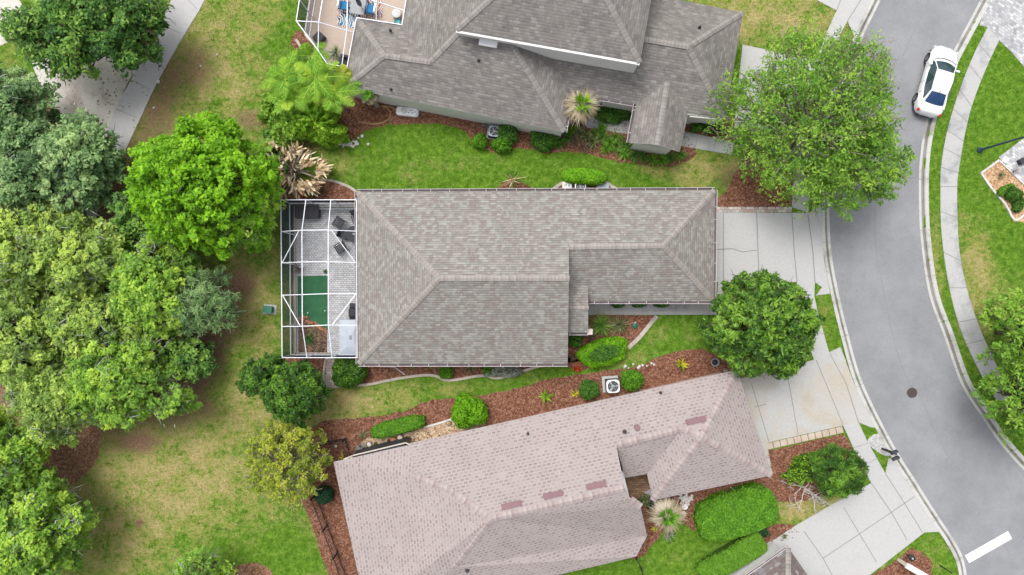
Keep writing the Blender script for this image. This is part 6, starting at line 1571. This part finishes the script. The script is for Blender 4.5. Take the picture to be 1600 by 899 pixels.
# spiky plants, ferns, palms
def spiky(seed, px, py, r, h, n, mat, label, wd=.06, droop=.45, name='plant', cat='plant', group=None, extra=None, base=0.0, up=(.25, 1.3), zref=None):
    rng = np.random.default_rng(seed); zr = h * .5 if zref is None else zref; c = W(px, py, zr); L = r * (CAM_H - zr) / F
    root = empty(name, (c.x, c.y, base), label, cat, group)
    th = rng.uniform(0, 6.28, n); el = rng.uniform(*up, n)
    D = np.stack([np.cos(th) * np.cos(el), np.sin(th) * np.cos(el), np.sin(el)], -1)
    B = np.stack([np.cos(th), np.sin(th), np.zeros(n)], -1) * rng.uniform(0, L * .18, (n, 1)) + (0, 0, h * .35)
    V, Fc, sg = ribbons(rng, B, D, rng.uniform(.6, 1.15, n) * L * 1.15, rng.uniform(.7, 1.3, n) * wd, droop, 4, .3, .7)
    local('leaves', npmesh('leaves', V, Fc, np.repeat(rng.beta(2, 2, n), sg), LM[mat]), root)
    if extra:
        m2, n2, k2 = extra
        th = rng.uniform(0, 6.28, n2); el = rng.uniform(.5, 1.5, n2); D = np.stack([np.cos(th) * np.cos(el), np.sin(th) * np.cos(el), np.sin(el)], -1)
        V, Fc, sg = ribbons(rng, np.tile([0, 0, h * .5], (n2, 1)) + rng.normal(0, .05, (n2, 3)), D, rng.uniform(.6, 1.1, n2) * L * k2, wd, droop, 4, .3, .7)
        local('fresh_leaves', npmesh('fresh_leaves', V, Fc, np.repeat(rng.beta(2, 2, n2), sg), LM[m2]), root)
    mb = MB(); mb.tube([(0, 0, 0), (0, 0, h * .45)], [.05, .03], 7); mb.build('stem', MT['bark'], root, False)
    return root
spiky(1, 939, 508, 22, .9, 150, 'fern', 'green arching strap leaved plant at the front entry', .05)
spiky(2, 967, 508, 19, .8, 120, 'olive', 'pale variegated strap leaved plant beside the green one at the entry', .05)
spiky(3, 925, 525, 14, .5, 80, 'brown', 'dull brownish low plant at the left end of the lime hedge', .05)
spiky(4, 1065, 568, 13, .6, 16, 'yellow', 'yellow leaved croton plant in the mulch near the dark pot', .16, .3)
spiky(5, 853, 620, 13, .5, 40, 'palm', 'light green spreading plant in mulch above the pink roof', .1, .4)
spiky(6, 898, 615, 7, .35, 26, 'yellow', 'tiny yellow green plant left of the small dark shrub', .08, .4)
spiky(7, 536, 716, 7, .4, 22, 'yellow', 'small yellow plant at the pink roof corner near the fence', .08, .4)
spiky(8, 501, 298, 26, .8, 90, 'brown', 'brown dried shrubby plant in the mulch above the patio', .03, .2)
spiky(9, 480, 300, 14, .6, 40, 'fern', 'small green plant beneath the dead bird of paradise', .05)
spiky(10, 800, 281, 26, 1.2, 26, 'fern', 'green stemmed plant with white dried flowers above the tan roof', .05, .2, extra=('straw', 30, 1.0))
spiky(11, 567, 706 - 26, 9, .4, 40, 'olive', 'dry variegated plant at the left end of the clipped gravel hedge', .05)
spiky(12, 563, 700, 10, .4, 50, 'silver', 'pale spiky plant left of the pots on the gravel', .05)
spiky(13, 900, 575, 9, .4, 30, 'redf', 'red flowering plant left of the lime hedge', .09)
spiky(14, 1226, 838, 7, .3, 30, 'olive', 'small pale plant in the mulch above the white walkway', .05)
spiky(15, 760, 176 + 18, 13, .5, 60, 'silver', 'grey twiggy plant above the small round yellow green shrub', .025, .2)
spiky(16, 643, 574, 5, .3, 20, 'palm', 'small light green sprout under the tan roof, left one', .06)
spiky(17, 674, 573, 6, .3, 20, 'palm', 'small light green sprout under the tan roof, right one', .06)
spiky(18, 735, 573, 14, .3, 50, 'olive', 'low yellowish trailing plant beside the small dark green shrub', .05)
spiky(19, 896, 558, 9, .4, 40, 'brown', 'brown leaved plant between tan roof and lime hedge', .06)
spiky(20, 1066, 576, 7, .2, 30, 'brown', 'dry brown clump beside the yellow croton', .04)
spiky(21, 1566, 273, 9, .6, 60, 'olive', 'olive grass clump in the tan wood chips', .03)
spiky(22, 1585, 268, 9, .5, 50, 'silver', 'bare grey twiggy plant on the border of grey pavers', .015, .1)
spiky(23, 1010 + 12, 829, 6, .3, 24, 'yellow', 'lower left yellow edged plant by the shaggy palm', .07) if False else spiky(23, 1024, 827, 6, .3, 26, 'yellow', 'yellow green small plant left below the shaggy palm', .07)
spiky(24, 1039, 819, 6, .3, 26, 'yellow', 'yellow green small plant touching the base of shaggy palm', .07)
spiky(25, 1046, 836, 14, .3, 40, 'silver', 'sprawling pale stems with green tips below shaggy palm', .03, .5)
spiky(26, 523, 82, 15, 1.0, 44, 'fern', 'airy green potted plant on the tan deck corner', .05, .45, extra=('silver', 20, .5))
spiky(27, 465, 420, 12, .5, 30, 'brown', 'dull potted plant on the upper left of the patio pavers', .04)
spiky(28, 482, 530, 14, .4, 60, 'hedged', 'low green weeds on the soil plot inside the screen', .05)
spiky(29, 508, 425, 5, .4, 24, 'hedged', 'small green plant at the corner of the putting turf', .07)
spiky(30, 500, 548, 7, .3, 24, 'brown', 'small brown weeds at the lower end of the soil plot', .05)
# ground planting along the grey house, many strap leaved clumps
rng0 = np.random.default_rng(99); gi = 0
clump_labels = ['green clump against the shaggy fan palm in the grey house bed', 'olive clump just right of the fan palm base', 'olive clump below the left end of courtyard walk', 'light green clump at the lower edge of the courtyard walk', 'olive clump in mid bed below the middle of courtyard walk', 'light green clump touching the courtyard walk', 'green clump left of the porch corner in mid bed', 'green clump at lawn edge left of the porch corner', 'light green clump right at the porch corner', 'light green clump beside the porch gutter', 'dark green clump under the left porch post', 'green clump at lawn edge below the left porch post', 'dark green clump below the porch, first from left', 'dark green clump below the porch, second from left', 'green clump below the middle of the porch front', 'green clump below the right half of the porch front', 'dark green clump below the right porch post', 'light green clump at the right tip of the mulch bed', 'brownish clump between fan palm and lawn edge', 'brownish clump at lawn edge below the olive clump', 'dark green clump under the eave corner of grey roof', 'green clump squeezed between courtyard walk and olive clumps', 'dark green clump left of the eave corner', 'dark green clump at lawn edge below the eave corner']
spots = [(893, 200, 'hedgem'), (905, 207, 'olive'), (917, 212, 'olive'), (930, 209, 'fern'), (928, 222, 'olive'), (944, 214, 'fern'), (955, 222, 'hedgem'), (948, 232, 'hedgem'), (966, 230, 'fern'), (964, 214, 'fern'), (978, 226, 'hedged'), (975, 240, 'hedgem'),
         (992, 243, 'hedged'), (1006, 246, 'hedged'), (1020, 249, 'hedgem'), (1035, 250, 'hedgem'), (1048, 247, 'hedged'), (1064, 242, 'fern'), (900, 219, 'brown'), (912, 228, 'brown'), (886, 214, 'hedged'), (940, 200, 'hedgem'), (866, 210, 'hedged'), (872, 224, 'hedged')]
for k, (x, y, m_) in enumerate(spots):
    spiky(200 + k, x, y, 13, .7, 60, m_, clump_labels[k], .07, .5, 'plant', 'plant', 'crowded clumps below the grey house')

def frond_palm(seed, px, py, r, h, nf, mat, label, dead=0, deadmat='palmd', name='palm', group=None, leaflen=.5, fan=False, trunk=True, curl=.9, el=(.05, .95)):
    rng = np.random.default_rng(seed); c = W(px, py, h * .8); L = r * (CAM_H - h * .8) / F
    root = empty(name, (c.x, c.y, 0), label, 'palm', group)
    def make(n, m, e0, e1, kk, nm, dr):
        B, D, Ls, Ws, T = [], [], [], [], []
        for i in range(n):
            th = 2 * math.pi * (i * .382) + rng.normal(0, .2); e = rng.uniform(e0, e1); ln = L * rng.uniform(.6, 1.15) * kk
            d = np.array([math.cos(th) * math.cos(e), math.sin(th) * math.cos(e), math.sin(e)]); side = np.array([-math.sin(th), math.cos(th), 0]); t0 = rng.normal(0, .22)
            if fan:
                n_l = 12
                for j in range(n_l):
                    a = (j / (n_l - 1) - .5) * 1.3; base = np.array([0, 0, h]) + d * ln * .3 - np.array([0, 0, 1]) * ln * dr * .12
                    B.append(base); D.append(d * math.cos(a) + side * math.sin(a)); Ls.append(ln * .8 * rng.uniform(.45, 1.1)); Ws.append(.075); T.append(.5 + t0 + rng.normal(0, .15))
                B.append(np.array([0, 0, h])); D.append(d); Ls.append(ln * .45); Ws.append(.05); T.append(.6)
            else:
                nl = 20
                for j in range(nl):
                    t = .12 + .88 * j / (nl - 1); p = np.array([0, 0, h]) + d * ln * t - np.array([0, 0, 1]) * ln * dr * t * t
                    for s in (-1, 1):
                        B.append(p); D.append(d * (.55 + .3 * t) + side * s * .8 + (0, 0, .15 - .5 * rng.random())); Ls.append(leaflen * (math.sin(math.pi * min(1, t * .85 + .12)) * .9 + .15)); Ws.append(.065); T.append(.45 + t0 + rng.normal(0, .14))
                B.append(np.array([0, 0, h])); D.append(d); Ls.append(ln); Ws.append(.065); T.append(.8)
        V, Fc, sg = ribbons(rng, np.array(B), np.array(D), np.array(Ls), np.array(Ws), .35 if not fan else .3, 3, .15, .6)
        local(nm, npmesh(nm, V, Fc, np.repeat(np.array(T), sg), LM[m]), root)
    make(nf, mat, el[0], el[1], 1.0, 'fronds', .5 * curl)
    if dead: make(dead, deadmat, -.5, .25, 1.05, 'dead_fronds', .6)
    if trunk: mb = MB(); mb.tube([(0, 0, -.05), (.05, 0, h * .5), (0, 0, h)], [.16, .12, .1], 9); mb.build('trunk', MT['barkp'], root, False)
    return root
frond_palm(1, 452, 128, 50, 3.2, 12, 'palm', 'feathery light green palm nearest the lawn beside the angled screen', group='feathery palms by the screen')
frond_palm(2, 498, 128, 52, 3.8, 13, 'palm', 'feathery light green palm in the middle of the palm clump', group='feathery palms by the screen')
frond_palm(3, 525, 150, 44, 3.3, 11, 'palm', 'feathery palm touching the grey roof corner', 2, group='feathery palms by the screen')
frond_palm(4, 455, 155, 42, 2.6, 10, 'palm', 'lower feathery palm above the lime broad leaved bush', group='feathery palms by the screen')
frond_palm(5, 488, 92, 34, 2.4, 9, 'palm', 'small feathery palm against the angled pool screen', group='feathery palms by the screen')
frond_palm(6, 538, 120, 18, 3.0, 8, 'thin', 'yellowing palm tuft at the left eave of the grey roof', leaflen=.35)
frond_palm(7, 579, 152, 12, 2.6, 9, 'hedgem', 'small palm with dried skirt beside the grey roof corner', 16, leaflen=.3, el=(.3, 1.3))
frond_palm(8, 907, 168, 27, 3.2, 9, 'palm', 'shaggy fan palm with tan skirt in the notch of the grey roof', 40, fan=True, el=(.5, 1.4)).scale = (1, 1, 1)
frond_palm(9, 1040, 803, 29, 2.6, 8, 'hedgem', 'shaggy palm with bleached dry fronds below the pink porch', 40, 'palmd', fan=True, el=(.6, 1.4))
spiky(60, 421, 230, 20, 1.4, 40, 'oakl', 'slender green plant left of the dead bird of paradise', .12, .4)
# dead bird of paradise: stiff curled tan blades and stumps
rng = np.random.default_rng(5); c = W(454, 266, 1.2)
root = empty('dead_plant', (c.x, c.y, 0), 'large dead plant of stiff tan curled fronds above the screened patio', 'dead plant')
nc = 46; n = nc * 14; tt = rng.uniform(0, 6.28, nc); rr5 = 1.9 * np.sqrt(rng.uniform(0.02, 1, nc)); CC = np.stack([rr5 * np.cos(tt) * 1.1, rr5 * np.sin(tt) * .85, rng.uniform(.7, 1.9, nc)], -1)
B = np.repeat(CC, 14, 0) + rng.normal(0, .13, (n, 3)); D = np.repeat(np.stack([np.cos(tt), np.sin(tt), np.full(nc, .25)], -1), 14, 0) + rng.normal(0, .55, (n, 3))
V, Fc, sg = ribbons(rng, B, D, rng.uniform(.3, .8, n), rng.uniform(.07, .22, n), .1, 4, 1.6, .25)
local('fronds', npmesh('fronds', V, Fc, np.repeat(rng.beta(2, 2, n), sg), LM['straw']), root)
mb = MB()
for k in range(34):
    t = rng.uniform(0, 6.28); r_ = rng.uniform(.6, 1.75); z_ = rng.uniform(1.0, 2.2)
    mb.tube([(.15 * math.cos(t), .15 * math.sin(t), .2), (r_ * .5 * math.cos(t + .1), r_ * .5 * math.sin(t + .1), z_ * .7), (r_ * math.cos(t), r_ * math.sin(t), z_)], [.07, .055, .045], 6)
mb.build('stalk', MT['barkp'], root, False)
c = W(447, 250, 0); 
frond_palm(61, 418, 232, 14, 1.8, 8, 'oakl', 'small green palm like plant between lime tree and dead plant', leaflen=.3)
# bleached bare shrub
rng = np.random.default_rng(8); c = W(1262, 766, .6); root = empty('bare_shrub', (c.x, c.y, 0), 'bleached bare branching shrub on the mulch left of the dark needle leaved tree', 'shrub')
mb = MB(); bz = MB()
def grow(p, d, L, r, dep):
    pts = [p]; q = p.copy(); dd = d.copy()
    for i in range(3):
        dd = unit(dd + rng.normal(0, .28, 3)); q = q + dd * L / 3; pts.append(q.copy())
    mb.tube(pts, [r, r * .85, r * .7, r * .55], 5)
    if dep > 0:
        for _ in range(rng.integers(2, 4)): grow(pts[rng.integers(2, 4)], unit(dd + rng.normal(0, .65, 3) + (0, 0, -.08)), L * .72, r * .6, dep - 1)
for k in range(7):
    t = 2 * math.pi * k / 7 + .3; grow(np.array([0, 0, .1]), np.array([math.cos(t), math.sin(t) - .2, .5]), .9, .045, 3)
mb.build('branches', MT['bleach'], root, False)

# grass blades over the lawn (one object: nobody could count them)
rng = np.random.default_rng(77); NB = 330000
P = np.stack([rng.uniform(-35, 35, NB), rng.uniform(-20.5, 20.5, NB)], 1)
keep = np.ones(NB, bool)
for poly in NOLAWN:
    pa_ = np.array(poly); mn, mx = pa_.min(0), pa_.max(0)
    bb = keep & (P[:, 0] > mn[0]) & (P[:, 0] < mx[0]) & (P[:, 1] > mn[1]) & (P[:, 1] < mx[1]); ix = np.where(bb)[0]
    if len(ix): keep[ix[pip(P[ix], poly)]] = False
P = P[keep]; d_, b_ = wear(P)
k2 = rng.random(len(P)) > b_ * .9; P = P[k2]; d_ = d_[k2]; b_ = b_[k2]; n = len(P)
th = rng.uniform(0, 6.28, n); D = np.stack([np.cos(th), np.sin(th), rng.uniform(.3, 1.6, n)], -1); D = unit(D)
L = rng.uniform(.07, .17, n)[:, None]; s_ = np.stack([-np.sin(th), np.cos(th), np.zeros(n)], -1) * rng.uniform(.012, .032, (n, 1))
B = np.column_stack([P, np.full(n, -.005)])
V = np.stack([B - s_, B + s_, B + D * L], 1).reshape(-1, 3)
me = npmesh('grass', V, np.arange(n * 3).reshape(n, 3), rng.beta(2, 2, n), MT['tuft'], {'dry': d_, 'bare': b_})
tag(link('grass', me), 'short mown lawn grass, green to straw coloured', 'grass', None, 'stuff')
# small fallen leaves on road edge and sand
def scatter(name, spots_, n, mat, label, s=.09, z=.03):
    rng = np.random.default_rng(len(name) + n); P = []
    for x, y, rx, ry in spots_:
        k = n // len(spots_); P.append(np.stack([rng.normal(x, rx, k), rng.normal(y, ry, k)], 1))
    P = np.concatenate(P); Q = np.array([tuple(W(a, b, 0)) for a, b in P]); Q[:, 2] = z
    V, Fc = leaf_quads(rng, Q, np.tile([0, 0, 1.0], (len(Q), 1)), s, s * .6, .3)
    tag(link(name, npmesh(name, V, Fc, rng.beta(2, 2, len(Q)), LM[mat])), label, 'leaves', None, 'stuff')
scatter('fallen_leaves', [(150, 120, 20, 10), (170, 150, 14, 20), (120, 180, 30, 30), (215, 130, 15, 35)], 100, 'litterchips', 'brown fallen leaves on the sand and path at the top left', .14, .045)
scatter('fallen_leaves', [(1330, 300, 14, 60), (1320, 520, 5, 60), (1200, 200, 40, 40)], 130, 'litterchips', 'few brown fallen leaves along the left kerb', .08, -.085)
